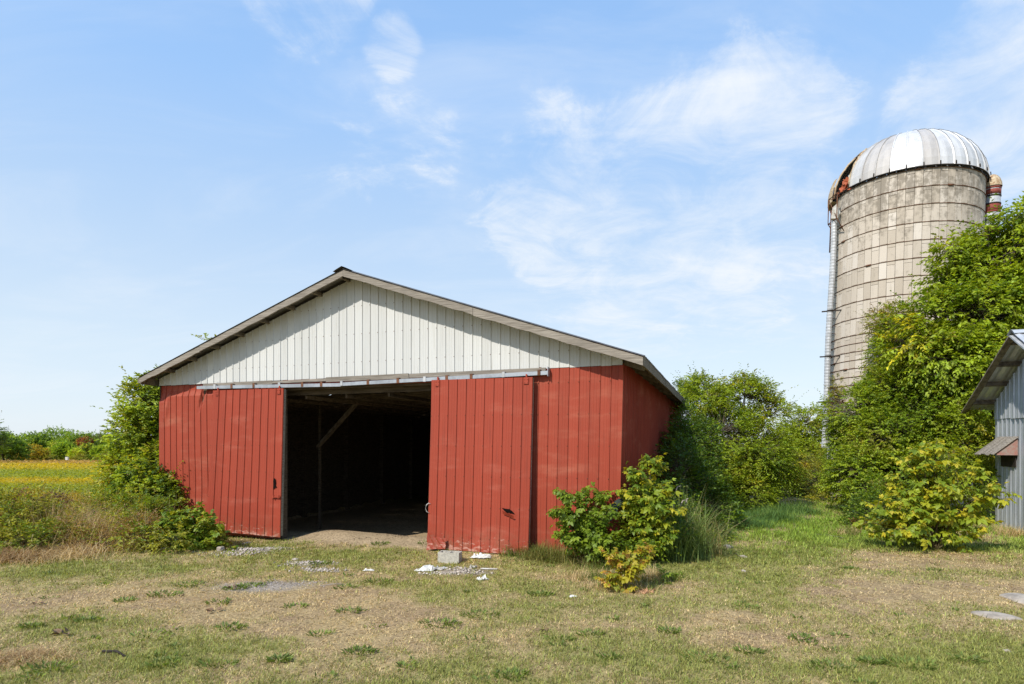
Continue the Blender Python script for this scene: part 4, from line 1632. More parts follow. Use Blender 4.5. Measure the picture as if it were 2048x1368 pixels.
def leafy(name, label, cat, base, stems, nleaf, size, kind, stops, seed, group=None, twig=.3, hang=.55, start=.25, maxobj=300, stemr=.012, sidebias=None):
    rg = np.random.default_rng(seed)
    base = Vector(base)
    root = empty(name, base)
    tag(root, label, cat, group)
    mat = leaf_rand_mat(name + '_leaf', stops)
    protos = [proto_leaf(kind, seed * 10 + i) for i in range(4)]
    pm = [np_mesh('leaf', v, f_, None, mat) for v, f_ in protos]
    mb = MB()
    rec = []
    lens = [sum((Vector(s[i + 1]) - Vector(s[i])).length for i in range(len(s) - 1)) for s in stems]
    for s, ln in zip(stems, lens):
        pts = [Vector(p) - base for p in s]
        n_ = len(pts)
        mb.tube(pts, [stemr * (1 - .8 * i / (n_ - 1)) for i in range(n_)], 5)
        want = max(6, int(nleaf * ln / sum(lens)))
        ntw = max(3, want // 7)
        for k in range(ntw):
            f_ = start + (1 - start) * (k + rg.uniform(0, 1)) / ntw
            x = min(f_, .999) * (n_ - 1)
            i = int(x)
            o = pts[i].lerp(pts[i + 1], x - i)
            t_ = (pts[i + 1] - pts[i]).normalized()
            a = rg.uniform(0, 2 * math.pi)
            d = (t_ * .7 + Vector((math.cos(a), math.sin(a), rg.uniform(-.5, 1.3)))).normalized()
            L_ = twig * rg.uniform(.4, 1.45) * (1.25 - .65 * f_)
            e = o + d * L_ + Vector((0, 0, -.12 * L_))
            mb.tube([o, o.lerp(e, .5) + Vector((0, 0, .04 * L_)), e], [stemr * .4, stemr * .3, stemr * .15], 3, cap=False)
            for q in range(7):
                g_ = .3 + .7 * (q // 2 + 1) / 4 if q < 6 else 1.0
                p = o.lerp(e, g_)
                sd_ = d.cross(Vector((0, 0, 1)))
                if sd_.length < .1:
                    sd_ = Vector((1, 0, 0))
                sd_.normalize()
                ax = d * (.55 if q < 6 else 1.2) + sd_ * (0 if q == 6 else (1 if q % 2 else -1)) + Vector((rg.normal(0, .34), rg.normal(0, .34), -hang + rg.normal(0, .42)))
                nm = Vector((rg.normal(0, .55), rg.normal(0, .55) - .35, .9)) + d * .4
                rec.append((p, ax.normalized(), nm, size * rg.uniform(.45, 1.4) * (1.12 - .35 * f_)))
    rec.sort(key=lambda r_: (base + r_[0]).y - r_[3] * 2)
    rest = []
    lo, hi = np.array(stops[0][1]), np.array(stops[-1][1])
    for i, (p, ax, nm, sc) in enumerate(rec):
        y = ax
        x = y.cross(nm).normalized()
        z = x.cross(y).normalized()
        mtx = Matrix(((x.x * sc, y.x * sc, z.x * sc, p.x), (x.y * sc, y.y * sc, z.y * sc, p.y), (x.z * sc, y.z * sc, z.z * sc, p.z), (0, 0, 0, 1)))
        j = int(rg.integers(0, 4))
        if i < maxobj:
            ob = bpy.data.objects.new('leaf', pm[j])
            COL.objects.link(ob)
            ob.parent = root
            ob.matrix_local = mtx
        else:
            v, f_ = protos[j]
            m4 = np.array(mtx)
            cc = np.array(stops[int(rg.integers(0, len(stops)))][1])
            rest.append((v @ m4[:3, :3].T + m4[:3, 3], f_, np.tile(cc * rg.uniform(.8, 1.15), (len(v), 1))))
    if rest:
        V, Fa, C = join_arrays(rest)
        o = link('foliage', np_mesh('foliage', V, Fa, C, M['leaf']), root)
        o['kind'] = 'stuff'
    mb.build('stem', M['twig'], root)
    return root


def arch(base, tip, sag, rg, n=6):
    b_, t_ = Vector(base), Vector(tip)
    out = []
    for i in range(n):
        s = i / (n - 1)
        p = b_.lerp(t_, s ** 1.25)
        p.z = b_.z + (t_.z - b_.z) * (1 - (1 - s) ** 1.6) - sag * s ** 3
        out.append(p + Vector((rg.uniform(-.02, .02), rg.uniform(-.02, .02), 0)) * (1 if 0 < i else 0))
    return out


def fan(base, tips, Y, seed, sag=.05, dy=.4):
    """stems from one foot to tips given by where they stand out in the photograph"""
    rd_ = random.Random(seed)
    return [arch(Vector(base) + Vector((rd_.uniform(-.06, .06), rd_.uniform(-.06, .06), -.03)), at(px, py, Y + rd_.uniform(-dy, dy)), sag, rd_) for px, py in tips]


G1, G2, G3 = (0.13, 0.21, 0.018), (0.24, 0.32, 0.026), (0.46, 0.42, 0.026)
b0 = ground_at(1868, 12.2)
leafy('box_elder_sapling', 'yellow green box elder sapling standing alone before the grey shed', 'sapling', b0,
      fan(b0, [(1745, 1005), (1790, 960), (1840, 905), (1815, 925), (1905, 900), (1955, 940), (2000, 975), (1760, 1050), (1830, 985), (1930, 1010), (1975, 1040), (1880, 950), (1725, 1040), (1950, 1075), (1800, 1050), (1860, 1020), (1900, 1050), (1790, 1010), (1870, 890), (2005, 1000)], 12.1, 3, .06, .55),
      2500, 1.2, 'elder', [(0, (.17, .25, .02)), (.5, (.29, .36, .026)), (.85, (.40, .41, .026)), (1, (.50, .44, .03))], 31, twig=.42, stemr=.016, hang=.7)
b0 = ground_at(1168, 10.45)
leafy('maple_sapling', 'deep green leafy sapling before the red wall right of the doors', 'sapling', b0,
      fan(b0, [(1125, 985), (1165, 985), (1205, 990), (1110, 1020), (1222, 1020), (1140, 1030), (1190, 1040), (1115, 1065), (1215, 1075), (1165, 1060), (1150, 1085), (1185, 1090)], 10.45, 4, .02, .3),
      1700, .9, 'elder', [(0, G1), (.6, (.17, .25, .02)), (1, G2)], 32, twig=.26, stemr=.01)
b0 = ground_at(1292, 10.6)
leafy('box_elder_sapling', 'tall loose box elder sapling at the right front corner of the barn', 'sapling', b0,
      fan(b0, [(1305, 918), (1268, 945), (1330, 970), (1250, 985), (1345, 1010), (1280, 1000), (1315, 1040), (1262, 1050), (1340, 1065), (1290, 1075)], 10.6, 5, .03, .3),
      1700, .95, 'elder', [(0, G1), (.5, G2), (.85, (.32, .36, .026)), (1, G3)], 33, twig=.32, stemr=.011)
b0 = ground_at(1245, 8.9)
leafy('yellow_sapling', 'small yellowing sapling in the lawn in front of the barn corner', 'sapling', b0,
      fan(b0, [(1215, 1110), (1245, 1105), (1290, 1090), (1225, 1145), (1268, 1135), (1210, 1160), (1285, 1120), (1250, 1165), (1302, 1105)], 8.9, 6, .02, .22),
      620, .72, 'elder', [(0, (.20, .245, .02)), (.4, (.36, .34, .022)), (.8, (.46, .37, .03)), (1, (.42, .20, .05))], 34, twig=.17, stemr=.006)
b0 = ground_at(1340, 9.4)
leafy('weed', 'low green broad weed right of the yellowing sapling', 'weed', b0, fan(b0, [(1325, 1140), (1350, 1150), (1315, 1160), (1340, 1165)], 9.4, 7, .02, .15), 90, .7, 'elder', [(0, G1), (1, G2)], 35, twig=.15, stemr=.004)
b0 = ground_at(392, 12.4)
leafy('grape_vine', 'low sprawling wild grape with broad leaves at the foot of the left red wall', 'vine', b0,
      fan(b0, [(312, 1045), (332, 1035), (318, 1085), (395, 1022), (440, 1050), (452, 1072), (455, 1092), (400, 1095), (360, 1095), (420, 1040), (340, 1030), (370, 1022), (400, 1035), (425, 1060), (440, 1075), (350, 1060), (385, 1060), (410, 1085), (345, 1085), (375, 1090), (325, 1050), (430, 1090)], 12.4, 8, .06, .4),
      2200, .82, 'grape', [(0, (.13, .22, .02)), (.7, G2), (1, (.36, .38, .028))], 36, twig=.34, stemr=.006, hang=.35, start=.1)
b0 = ground_at(600 // 3, 12.7)
leafy('weed', 'patch of pale heart shaped weed leaves at the edge of the lawn', 'weed', b0, fan(b0, [(185, 1090), (205, 1085), (225, 1095), (160, 1100), (215, 1105)], 12.6, 9, .02, .3), 80, .8, 'grape', [(0, (.14, .2, .016)), (1, (.26, .3, .02))], 37, twig=.2, stemr=.005)


# ------------------------------------------------------------------ grass
def blades(P, H, lean_dir, lean_, W, C, segs=1):
    """P (n,3) feet; one-triangle blades or curved strips"""
    n = len(P)
    ld = np.stack([np.cos(lean_dir), np.sin(lean_dir), np.zeros(n)], -1)
    sd_ = np.stack([-np.sin(lean_dir), np.cos(lean_dir), np.zeros(n)], -1)
    W = np.broadcast_to(W, (n,))
    if segs == 1:
        tip = P + ld * (H * np.sin(lean_))[:, None] + np.array((0, 0, 1.0)) * (H * np.cos(lean_))[:, None]
        V = np.stack([P - sd_ * W[:, None] / 2, P + sd_ * W[:, None] / 2, tip], 1).reshape(-1, 3)
        Fa = np.arange(3 * n).reshape(-1, 3)
        return V, Fa, np.repeat(C, 3, 0)
    vs = []
    for i in range(segs + 1):
        s = i / segs
        a = lean_ * (.35 + 1.1 * s)
        q = P + ld * (H * s * np.sin(a))[:, None] + np.array((0, 0, 1.0)) * (H * s * np.cos(a * .92))[:, None]
        w_ = W * (1 - .9 * s ** 1.5)
        vs += [q - sd_ * w_[:, None] / 2, q + sd_ * w_[:, None] / 2]
    k = 2 * (segs + 1)
    V = np.stack(vs, 1).reshape(-1, 3)
    b_ = np.arange(n)[:, None, None] * k
    tri = []
    for i in range(segs):
        tri += [[2 * i, 2 * i + 1, 2 * i + 3], [2 * i, 2 * i + 3, 2 * i + 2]]
    Fa = (b_ + np.array(tri)[None]).reshape(-1, 3)
    return V, Fa, np.repeat(C, k, 0)


rg = np.random.default_rng(99)
# lawn: clumps thin out with distance so that every part of the picture gets its share
NT_ = 72000
yy = 4.6 * (24.0 / 4.6) ** rg.uniform(0, 1, NT_)
xx = rg.uniform(-.95, .95, NT_) * yy
keep = ~((xx < -9.5) & (yy > 17))
u_, v_ = barn_uv(xx, yy)
keep &= ~((u_ > -.02) & (u_ < BW + .02) & (v_ > -.02) & (v_ < BL))
dd, gg = bare_map(xx, yy)
keep &= rg.uniform(0, 1, NT_) > np.maximum(dd * .97, gg * .8)
gn = green_map(xx, yy)
thin = fbm(xx * 1.3, yy * 1.3, seed=61)
keep &= rg.uniform(0, 1, NT_) < np.clip(.6 + gn * .7 + (thin - .45) * 1.0, .45, 1)
xx, yy, gn = xx[keep], yy[keep], gn[keep]
nT = len(xx)
per = 13
cx_ = np.repeat(xx, per) + rg.normal(0, .035, nT * per) * np.repeat(np.sqrt(yy / 6), per)
cy_ = np.repeat(yy, per) + rg.normal(0, .035, nT * per) * np.repeat(np.sqrt(yy / 6), per)
g2 = np.repeat(gn, per)
tone = np.repeat(rg.uniform(.7, 1.3, nT), per)[:, None]
is_g = rg.uniform(0, 1, nT * per) < np.clip(g2 * 1.25 + .02, 0, .97)
lush = sstep(10, 15, cy_) * sstep(3.5, 5.5, cx_)
H = np.where(is_g, rg.uniform(.025, .075, nT * per) * (1 + .9 * lush), rg.uniform(.02, .06, nT * per))
le = np.where(is_g, rg.uniform(.4, 1.35, nT * per), rg.uniform(.9, 1.52, nT * per))
gcol = np.array((0.27, 0.285, 0.075)) * (1 - lush[:, None]) + np.array((0.24, 0.345, 0.045)) * lush[:, None]
scol = np.array((0.60, 0.465, 0.245))
C = np.where(is_g[:, None], gcol * rg.uniform(.35, 1.6, (nT * per, 1)) + rg.normal(0, .012, (nT * per, 3)) * np.array((1.5, 1, .4)), scol * rg.uniform(.22, 1.5, (nT * per, 1)))
Wb = rg.uniform(.004, .009, nT * per) * np.clip(cy_ / 6, 1, 2.2)
V, Fa, C = blades(np.stack([cx_, cy_, gheight(cx_, cy_) - .004], -1), H * np.clip(cy_ / 9, 1, 1.35), rg.uniform(0, 6.283, nT * per), le, Wb, np.clip(C * tone, .01, 1))
o = link('lawn_grass', np_mesh('lawn_grass', V, Fa, C, M['grass']))
tag(o, 'short patchy lawn, half green and half dried to straw', 'grass', kind='stuff')

# flat rosettes of darker lawn weeds
arr = []
spots = [gp(x, y) for x, y in ((690, 1178), (470, 1178), (500, 1172), (375, 1170), (330, 1190), (250, 1200), (440, 1205), (590, 1215), (700, 1225), (300, 1275), (460, 1258), (430, 1335), (330, 1330), (640, 1270), (720, 1310), (1500, 1305), (1410, 1320), (1660, 1335), (1820, 1330),
                                (880, 1250), (860, 1095), (760, 1093), (640, 1130), (1120, 1280), (1180, 1270), (1220, 1320), (1600, 1280), (1700, 1140), (1740, 1325), (1930, 1320), (560, 1325), (100, 1340), (60, 1255), (1020, 1355), (905, 1122), (1340, 1265), (960, 1230), (760, 1165), (180, 1240), (1080, 1190))]
rgw = random.Random(3)
for _ in range(260):
    y = 4.9 * (15 / 4.9) ** rgw.random()
    x = rgw.uniform(-.9, .9) * y
    uu, vv = barn_uv(x, y)
    if -.3 < uu < BW + .3 and vv > -.3 or (x < -6 and y > 11.5):
        continue
    if rgw.random() < .15 + .6 * float(green_map(np.array([x]), np.array([y]))[0]):
        spots.append((x, y))
for i, (x, y) in enumerate(spots):
    n_ = rgw.randint(40, 110) if i < 40 else rgw.randint(8, 22)
    r0 = rgw.uniform(.07, .16) if i < 40 else rgw.uniform(.03, .08)
    a = rg.uniform(0, 6.283, n_)
    rr = r0 * np.sqrt(rg.uniform(0, 1, n_)) * 1.2
    P = np.stack([x + np.cos(a) * rr * 1.4, y + np.sin(a) * rr, np.zeros(n_)], -1)
    P[:, 2] = gheight(P[:, 0], P[:, 1]) + .005
    A = np.stack([np.cos(a + rg.normal(0, .6, n_)), np.sin(a), rg.uniform(.3, 1.6, n_)], -1)
    L = rg.uniform(.03, .075, n_)
    C = np.array((0.15, 0.205, 0.045)) * rg.uniform(.6, 1.6, (n_, 1))
    arr.append(leaf_arrays(P, A, np.array((0, 0, 1.0)) + rg.normal(0, .3, (n_, 3)), L, L * .36, C))
V, Fa, C = join_arrays(arr)
o = link('lawn_weeds', np_mesh('lawn_weeds', V, Fa, C, M['leaf']))
tag(o, 'scattered low dark green weeds flat in the dry lawn', 'weeds', kind='stuff')


def rough_grass(name, label, cat, pts, n, hh, cols, seed, w_=.008, segs=3, lean_=(.25, 1.0), kind='stuff', mat='straw'):
    """pts: list of (x, y, radius x, radius y, weight)"""
    rg = np.random.default_rng(seed)
    p_ = np.array([q[4] for q in pts], float)
    k = rg.choice(len(pts), n, p=p_ / p_.sum())
    q = np.array(pts)[k]
    x = q[:, 0] + rg.normal(0, .5, n) * q[:, 2]
    y = q[:, 1] + rg.normal(0, .5, n) * q[:, 3]
    u_, v_ = barn_uv(x, y)
    ok = ~((u_ > -.03) & (u_ < BW + .03) & (v_ > -.05) & (v_ < BL))
    x, y, k = x[ok], y[ok], k[ok]
    n = len(x)
    cw = np.cumsum([ww for cc, ww in cols]) / sum(ww for cc, ww in cols)
    fq = np.clip((fbm(x * 2.2, y * 2.2, seed=seed + 1, octv=3) - .5) * 2.2 + .5, 0, 1) * .6 + rg.uniform(0, .4, n)
    c = np.array([cc for cc, ww in cols])[np.clip(np.searchsorted(cw, np.clip(fq, 0, .999)), 0, len(cols) - 1)]
    c = np.clip(c * rg.uniform(.6, 1.3, (n, 1)), .005, 1)
    H = rg.uniform(*hh, n) * (.35 + 1.25 * fbm(x * 2.6, y * 2.6, seed=seed, octv=3))
    V, Fa, C = blades(np.stack([x, y, gheight(x, y) - .01], -1), H, rg.uniform(0, 6.283, n), rg.uniform(*lean_, n), rg.uniform(.6, 1.3, n) * w_, c, segs)
    o = link(name, np_mesh(name, V, Fa, C, M[mat]))
    return tag(o, label, cat, kind=kind)


def gpt(px, Y, rx, ry, w_=1):
    return ((px - 1024) / F * Y, Y, rx, ry, w_)


TANB = (0.56, 0.42, 0.21)
BRN = (0.36, 0.23, 0.105)
rough_grass('dry_grass', 'tall matted straw coloured grass left of the barn', 'grass',
            [gpt(200, 12.9, 1.3, .9, 3), gpt(150, 14, 1.6, 1.0, 2), gpt(265, 13.2, .9, .8, 2), gpt(120, 12.6, 1.0, .6, 1.2), gpt(300, 12.9, .7, .6, 1), gpt(60, 15.5, 2.5, 1.2, .6), gpt(200, 16.5, 2.0, 1.4, 1.5)],
            17000, (.22, .95), [(BRN, .35), (TANB, .45), ((.62, .48, .26), .12), ((.26, .28, .06), .16)], 51, .011, 3, (.15, 1.5))
rough_grass('dry_grass', 'flattened brown stalks along the lawn edge at far left', 'grass',
            [gpt(40, 11.2, 1.2, .5, 2), gpt(110, 11.6, 1.0, .4, 1), gpt(-20, 11.8, 1.2, .6, 1)], 3200, (.25, .55), [(TANB, .5), (BRN, .5)], 52, .009, 3, (.8, 1.5))
rough_grass('tall_grass', 'unmown green and yellow grass strip by the field edge', 'grass',
            [gpt(60, 18.5, 4, 1.5, 3), gpt(160, 19.5, 3.5, 1.6, 2), gpt(30, 14.2, 2.0, 1.0, 1.5)], 9000, (.35, .85), [((.28, .27, .05), .4), (TANB, .35), ((.15, .2, .03), .35)], 53, .011)
rough_grass('tall_grass', 'long green grass at the foot of the red wall right of the door', 'grass',
            [gpt(1075, 11.15, .35, .25, 2), gpt(1120, 10.9, .5, .3, 2), gpt(1210, 10.35, .6, .35, 1.5), gpt(1030, 11.3, .25, .15, .6)], 4200, (.16, .46), [((.13, .18, .03), .6), ((.26, .24, .07), .35), (TANB, .15)], 54, .007)
rough_grass('reed_grass', 'arching clump of long grass blades right of the barn corner', 'grass',
            [gpt(1375, 11.2, .35, .3, 3), gpt(1400, 11.6, .4, .35, 2), gpt(1345, 10.9, .3, .25, 1)], 900, (.6, 1.35), [((.17, .24, .06), .6), ((.28, .3, .11), .3), (TANB, .2)], 55, .013, 4, (.2, .9), mat='straw')
rough_grass('tall_grass', 'lush bluish grass along the shaded end of the path', 'grass',
            [gpt(1480, 15.5, .8, .5, 2), gpt(1530, 17.0, 1.0, .7, 2), gpt(1580, 18.6, 1.0, .7, 1.5), gpt(1425, 14.0, .4, .4, 1)], 9500, (.16, .42), [((.10, .19, .045), .6), ((.17, .26, .05), .4)], 56, .010)
rough_grass('tall_grass', 'dry grass fringe under the scrub left of the sapling', 'grass',
            [gpt(1700, 14.2, .5, .3, 1), gpt(1760, 13.9, .6, .3, 1), gpt(1990, 15.0, .5, .8, 1), gpt(2030, 14.2, .4, .3, 1), gpt(1850, 13.0, 1.0, .4, .6)], 2600, (.10, .32), [(TANB, .6), ((.2, .22, .05), .4)], 57, .008)
rough_grass('tall_grass', 'grass tufts round the yellowing sapling in the lawn', 'grass',
            [gpt(1240, 9.0, .45, .25, 2), gpt(1310, 9.5, .5, .3, 1.5), gpt(1180, 9.6, .5, .3, 1)], 2200, (.08, .26), [((.14, .19, .03), .6), (TANB, .5)], 58, .007)

# plumed grass stalks
for i, (px, py, Y, dx) in enumerate(((1352, 975, 11.1, .10), (1362, 1003, 11.0, .12), (1347, 1010, 10.9, -.02), (1372, 1000, 11.3, .05))):
    g = ground_at(px - 22, Y)
    root = empty('grass_stalk', g)
    tag(root, ['tallest pale seed stalk rising beside the barn corner sapling', 'pale drooping seed stalk leaning right over the grass clump', 'short seed stalk close against the corner sapling', 'thin seed stalk on the right of the grass clump'][i], 'grass stalk', 'seed stalks by the barn corner')
    tip = at(px, py, Y) - g
    m = MB()
    m.tube([(0, 0, -.02), tip * .5 + Vector((-.03, 0, .05)), tip * .9], [.005, .004, .003], 4)
    m.build('stem', M['straw'], root) if False else m.build('stem', M['twig'], root)
    m = MB()
    m.tube([tip * .9, tip * .95 + Vector((0.01, 0, 0)), tip + Vector((dx * .3, 0, .02)), tip + Vector((dx, 0, .03))], [.004, .014, .014, .003], 5)
    m.build('seed_head', M['greywood'], root)

# goldenrod
rgd = random.Random(21)
GLD = [(8, 1000, 13.6), (34, 988, 14.4), (60, 992, 15.0), (88, 985, 15.6), (22, 1022, 12.9), (112, 1000, 14.6), (48, 1030, 13.0), (140, 1000, 16.0), (75, 1015, 13.6), (-12, 1005, 13.5), (170, 990, 17), (100, 1030, 13.2), (5, 1050, 12.4), (205, 1000, 16.2)]
GLL = ['goldenrod at the left picture edge with a full yellow head', 'goldenrod second from the left picture edge', 'goldenrod with a tall head before the green field band', 'goldenrod farthest back on the weedy bank', 'short goldenrod in front near the left edge', 'goldenrod beside the straw grass',
       'low goldenrod between the front weeds', 'goldenrod at the back among straw blades', 'goldenrod in the middle of the weedy bank', 'goldenrod cut by the left picture edge', 'lone goldenrod in the straw towards the box elder', 'front goldenrod touching the straw grass', 'lowest goldenrod at the far left', 'goldenrod nearest to the box elder']
for i, (px, py, Y) in enumerate(GLD):
    g = ground_at(px, Y)
    top = at(px, py, Y).z - g.z
    root = empty('goldenrod', g)
    tag(root, GLL[i], 'goldenrod', 'goldenrod plants on the weedy bank')
    m = MB()
    heads, leavesP, leavesA = [], [], []
    for s in range(7):
        a = rgd.uniform(0, 6.28)
        e = Vector((math.cos(a) * .28, math.sin(a) * .28, top * rgd.uniform(.8, 1.08)))
        m.tube([(0, 0, -.02), (e.x * .4, e.y * .4, e.z * .55), e], [.006, .005, .003], 4)
        for q in range(26):
            f_ = rgd.uniform(.12, .93)
            leavesP.append(tuple(Vector((e.x * f_, e.y * f_, e.z * f_))))
            b_ = rgd.uniform(0, 6.28)
            leavesA.append((math.cos(b_), math.sin(b_), rgd.uniform(-.3, .5)))
        heads.append(e)
    m.build('stem', M['twig'], root)
    rg = np.random.default_rng(300 + i)
    n_ = len(leavesP)
    L = rg.uniform(.06, .13, n_)
    V, Fa, C = leaf_arrays(np.array(leavesP), np.array(leavesA), np.array((0, 0, 1.0)) + rg.normal(0, .4, (n_, 3)), L, L * .3, np.array((.17, .205, .03)) * rg.uniform(.6, 1.5, (n_, 1)))
    link('foliage', np_mesh('foliage', V, Fa, C, M['leaf']), root)
    P = np.concatenate([np.array(h)[None] + rg.normal(0, 1, (60, 3)) * np.array((.06, .06, .055)) for h in heads])
    n_ = len(P)
    V, Fa, C = leaf_arrays(P, rg.normal(0, 1, (n_, 3)), rg.normal(0, 1, (n_, 3)), .035, .026, np.array((.50, .36, .02)) * rg.uniform(.55, 1.15, (n_, 1)))
    link('flower', np_mesh('flower', V, Fa, C, M['leaf']), root)['kind'] = 'stuff'

# leafy weeds on the bank
plant('weed', 'mixed green undergrowth filling the foot of the two corner saplings', 'weeds', ground_at(1285, 11.0), [lobe(1275, 1080, 46, 34, 10.7), lobe(1330, 1070, 44, 44, 11.4), lobe(1225, 1090, 34, 26, 10.5), lobe(1365, 1050, 30, 44, 12.2), lobe(1300, 1020, 36, 50, 11.4)],
      560, 7, .075, .28, ((GREEN_D, .3), (GREEN_A, .5), (GREEN_B, .2)), tr=.015, seed=64, stems=True, trunkname='stem', crownname='foliage', hang=.4)
plant('weed', 'brown and green weeds standing in the middle of the straw grass', 'weeds', ground_at(160, 13), [lobe(165, 1050, 40, 34, 12.6), lobe(215, 1065, 30, 30, 12.3), lobe(200, 1020, 46, 26, 14.0), lobe(285, 1065, 28, 30, 12.4)],
      300, 6, .06, .34, ((np.array((.30, .20, .09)), .45), (OLIVE, .35), (GREEN_A, .2)), tr=.012, seed=65, stems=True, trunkname='stem', crownname='foliage', hang=.2, up_bias=.9)
plant('weed', 'rank green weeds on the bank at the left picture edge', 'weeds', ground_at(60, 13.0), [lobe(20, 1045, 46, 34, 12.5), lobe(80, 1040, 40, 34, 13.1), lobe(95, 1075, 46, 26, 12.3), lobe(0, 1025, 50, 36, 13.5), lobe(45, 1085, 50, 24, 11.9), lobe(-10, 1075, 50, 30, 12.2)],
      1100, 7, .075, .3, ((GREEN_A, .35), (OLIVE, .45), (np.array((.26, .16, .07)), .25)), tr=.02, seed=61, stems=True, trunkname='stem', crownname='foliage', hang=.4)
plant('weed', 'dark withered weed heads standing in the straw grass', 'weeds', ground_at(95, 14.6), [lobe(78, 1010, 26, 22, 14.6), lobe(110, 1015, 22, 20, 14.4)], 140, 6, .06, .3, ((np.array((.16, .10, .06)), .6), (OLIVE, .4)), tr=.02, seed=62, stems=True, trunkname='stem', crownname='foliage')
plant('weed', 'green weeds between the straw grass and the corner vine', 'weeds', ground_at(250, 14), [lobe(235, 1000, 34, 28, 15), lobe(262, 1030, 34, 28, 13.6), lobe(290, 1045, 34, 32, 13.0), lobe(305, 1070, 36, 32, 12.4), lobe(270, 1080, 30, 22, 12.1), lobe(345, 1080, 30, 26, 12.0), lobe(330, 1030, 34, 24, 13.4)], 620, 7, .08, .3, ((GREEN_A, .4), (OLIVE, .5)), tr=.02, seed=63, stems=True, trunkname='stem', crownname='foliage')

# crop in the field: leaf canopy
rg = np.random.default_rng(70)
nC = 60000
yy = 21.5 * (125 / 21.5) ** rg.uniform(0, 1, nC)
xx = rg.uniform(-.93, -.52, nC) * yy
row = np.round(yy / .55) * .55
yy = row + rg.normal(0, .10, nC)
P = np.stack([xx, yy, gheight(xx, yy) + rg.uniform(.3, .48, nC)], -1)
cc = np.clip(crop_col(xx, yy, rg.normal(0, .5, nC)) * rg.uniform(.85, 1.2, (nC, 1)), .005, 1)
A = np.stack([rg.normal(0, 1, nC), rg.normal(0, 1, nC), rg.normal(.05, .2, nC)], -1)
L = .13 * np.clip(yy / 30, 1, 4.5) * rg.uniform(.6, 1.3, nC)
V, Fa, C = leaf_arrays(P, A, np.array((0, 0, 1.0)) + rg.normal(0, .22, (nC, 3)), L, L * .75, cc)
o = link('soybean_crop', np_mesh('soybean_crop', V, Fa, C, M['leaf']))
tag(o, 'ripening bean crop in yellow and green bands across the field', 'crop', kind='stuff')


# ------------------------------------------------------------------ litter, stones and scraps
def stone_mesh(name, sx, sy, sz, seed, mat, sub=2, rough=.28):
    bm = bmesh.new()
    bmesh.ops.create_icosphere(bm, subdivisions=sub, radius=1)
    for v in bm.verts:
        p = v.co
        k = 1 + rough * (float(vnoise(p.x * 1.4 + seed * 7, p.y * 1.4, p.z * 1.4, seed=seed)) - .5) * 2 + rough * .4 * (float(vnoise(p.x * 4 + seed * 3, p.y * 4, p.z * 4, seed=seed)) - .5)
        v.co = Vector((p.x * sx * k, p.y * sy * k, p.z * sz * k))
    me = bpy.data.meshes.new(name)
    bm.to_mesh(me)
    bm.free()
    me.materials.append(mat)
    return me


def stone(px, py, w_, d_, h_, seed, label, mat='stone', name='stone', cat='stone', sink=.25):
    x, y = gp(px, py)
    o = link(name, stone_mesh(name, w_ / 2, d_ / 2, h_ / 2, seed, M[mat], 3, .16 if name == 'stone_slab' else .28))
    o.location = (x, y, gh(x, y) + h_ / 2 - h_ * sink)
    o.rotation_euler = (0, 0, seed * 1.3)
    return tag(o, label, cat)


def scrap(px, py, w_, d_, h_, seed, label, name='plastic_scrap', cat='scrap', mat='plastic', rz=0.0):
    """crumpled sheet lying in folds"""
    x, y = gp(px, py)
    N1, N2 = 14, 9
    rgs = np.random.default_rng(seed)
    m = MB()
    grid = []
    for j in range(N2 + 1):
        row = []
        for i in range(N1 + 1):
            a, b_ = i / N1 - .5, j / N2 - .5
            edge = 1 - max(abs(a), abs(b_)) * 2
            hz2 = h_ * (abs(float(fbm(a * 5 + seed, b_ * 5, seed=seed, octv=3)) - .5) * 3.2) * min(1, edge * 2.5 + .25)
            row.append((a * w_ * (1 + .5 * (float(vnoise(b_ * 4, seed * 1.7)) - .5)), b_ * d_ * (1 + .7 * (float(vnoise(a * 4, seed * 2.3)) - .5)), .006 + hz2))
        grid.append(row)
    m.sheet(grid)
    me = m.mesh(name, M[mat])
    o = link(name, me)
    o.location = (x, y, gh(x, y) + .004)
    o.rotation_euler = (0, 0, rz)
    return tag(o, label, cat)


# concrete block: shell and webs with open cores
x, y = gp(900, 1126)
y0_ = y
bk_ = empty('concrete_block', (x, y, gh(x, y) - .015), R(-14))
tag(bk_, 'grey hollow concrete block standing in front of the right door', 'concrete block')
m = MB()
m.box(-.205, .205, -.10, -.066, 0, .205, None, .004)
m.box(-.205, .205, .066, .10, 0, .205, None, .004)
m.build('face_shell', M['concrete'], bk_)
for a in (-.188, 0, .188):
    m = MB()
    m.box(a - .0165, a + .0165, -.066, .066, 0, .203)
    m.build('web', M['concrete'], bk_)

scrap(862, 1141, .48, .16, .09, 3, 'long white folded scrap left of the concrete block', rz=.35)
scrap(962, 1121, .34, .18, .09, 5, 'crumpled white scrap right of the concrete block by the door foot', rz=-.1)
scrap(965, 1157, .18, .12, .07, 8, 'small white scrap nearest to the camera below the rubble', rz=.5)
scrap(738, 1141, .20, .07, .03, 9, 'thin white scrap flat on the lawn in front of the open doorway', rz=-.2)
scrap(329, 1100, .14, .10, .06, 10, 'little white scrap at the edge of the dry grass', rz=.1)
scrap(1146, 1193, .10, .05, .03, 12, 'tiny white scrap in the lawn below the green sapling', rz=.2)
scrap(945, 1136, .16, .10, .05, 14, 'pale torn piece lying among the rubble', mat='concrete', name='mortar_scrap', rz=1.0)
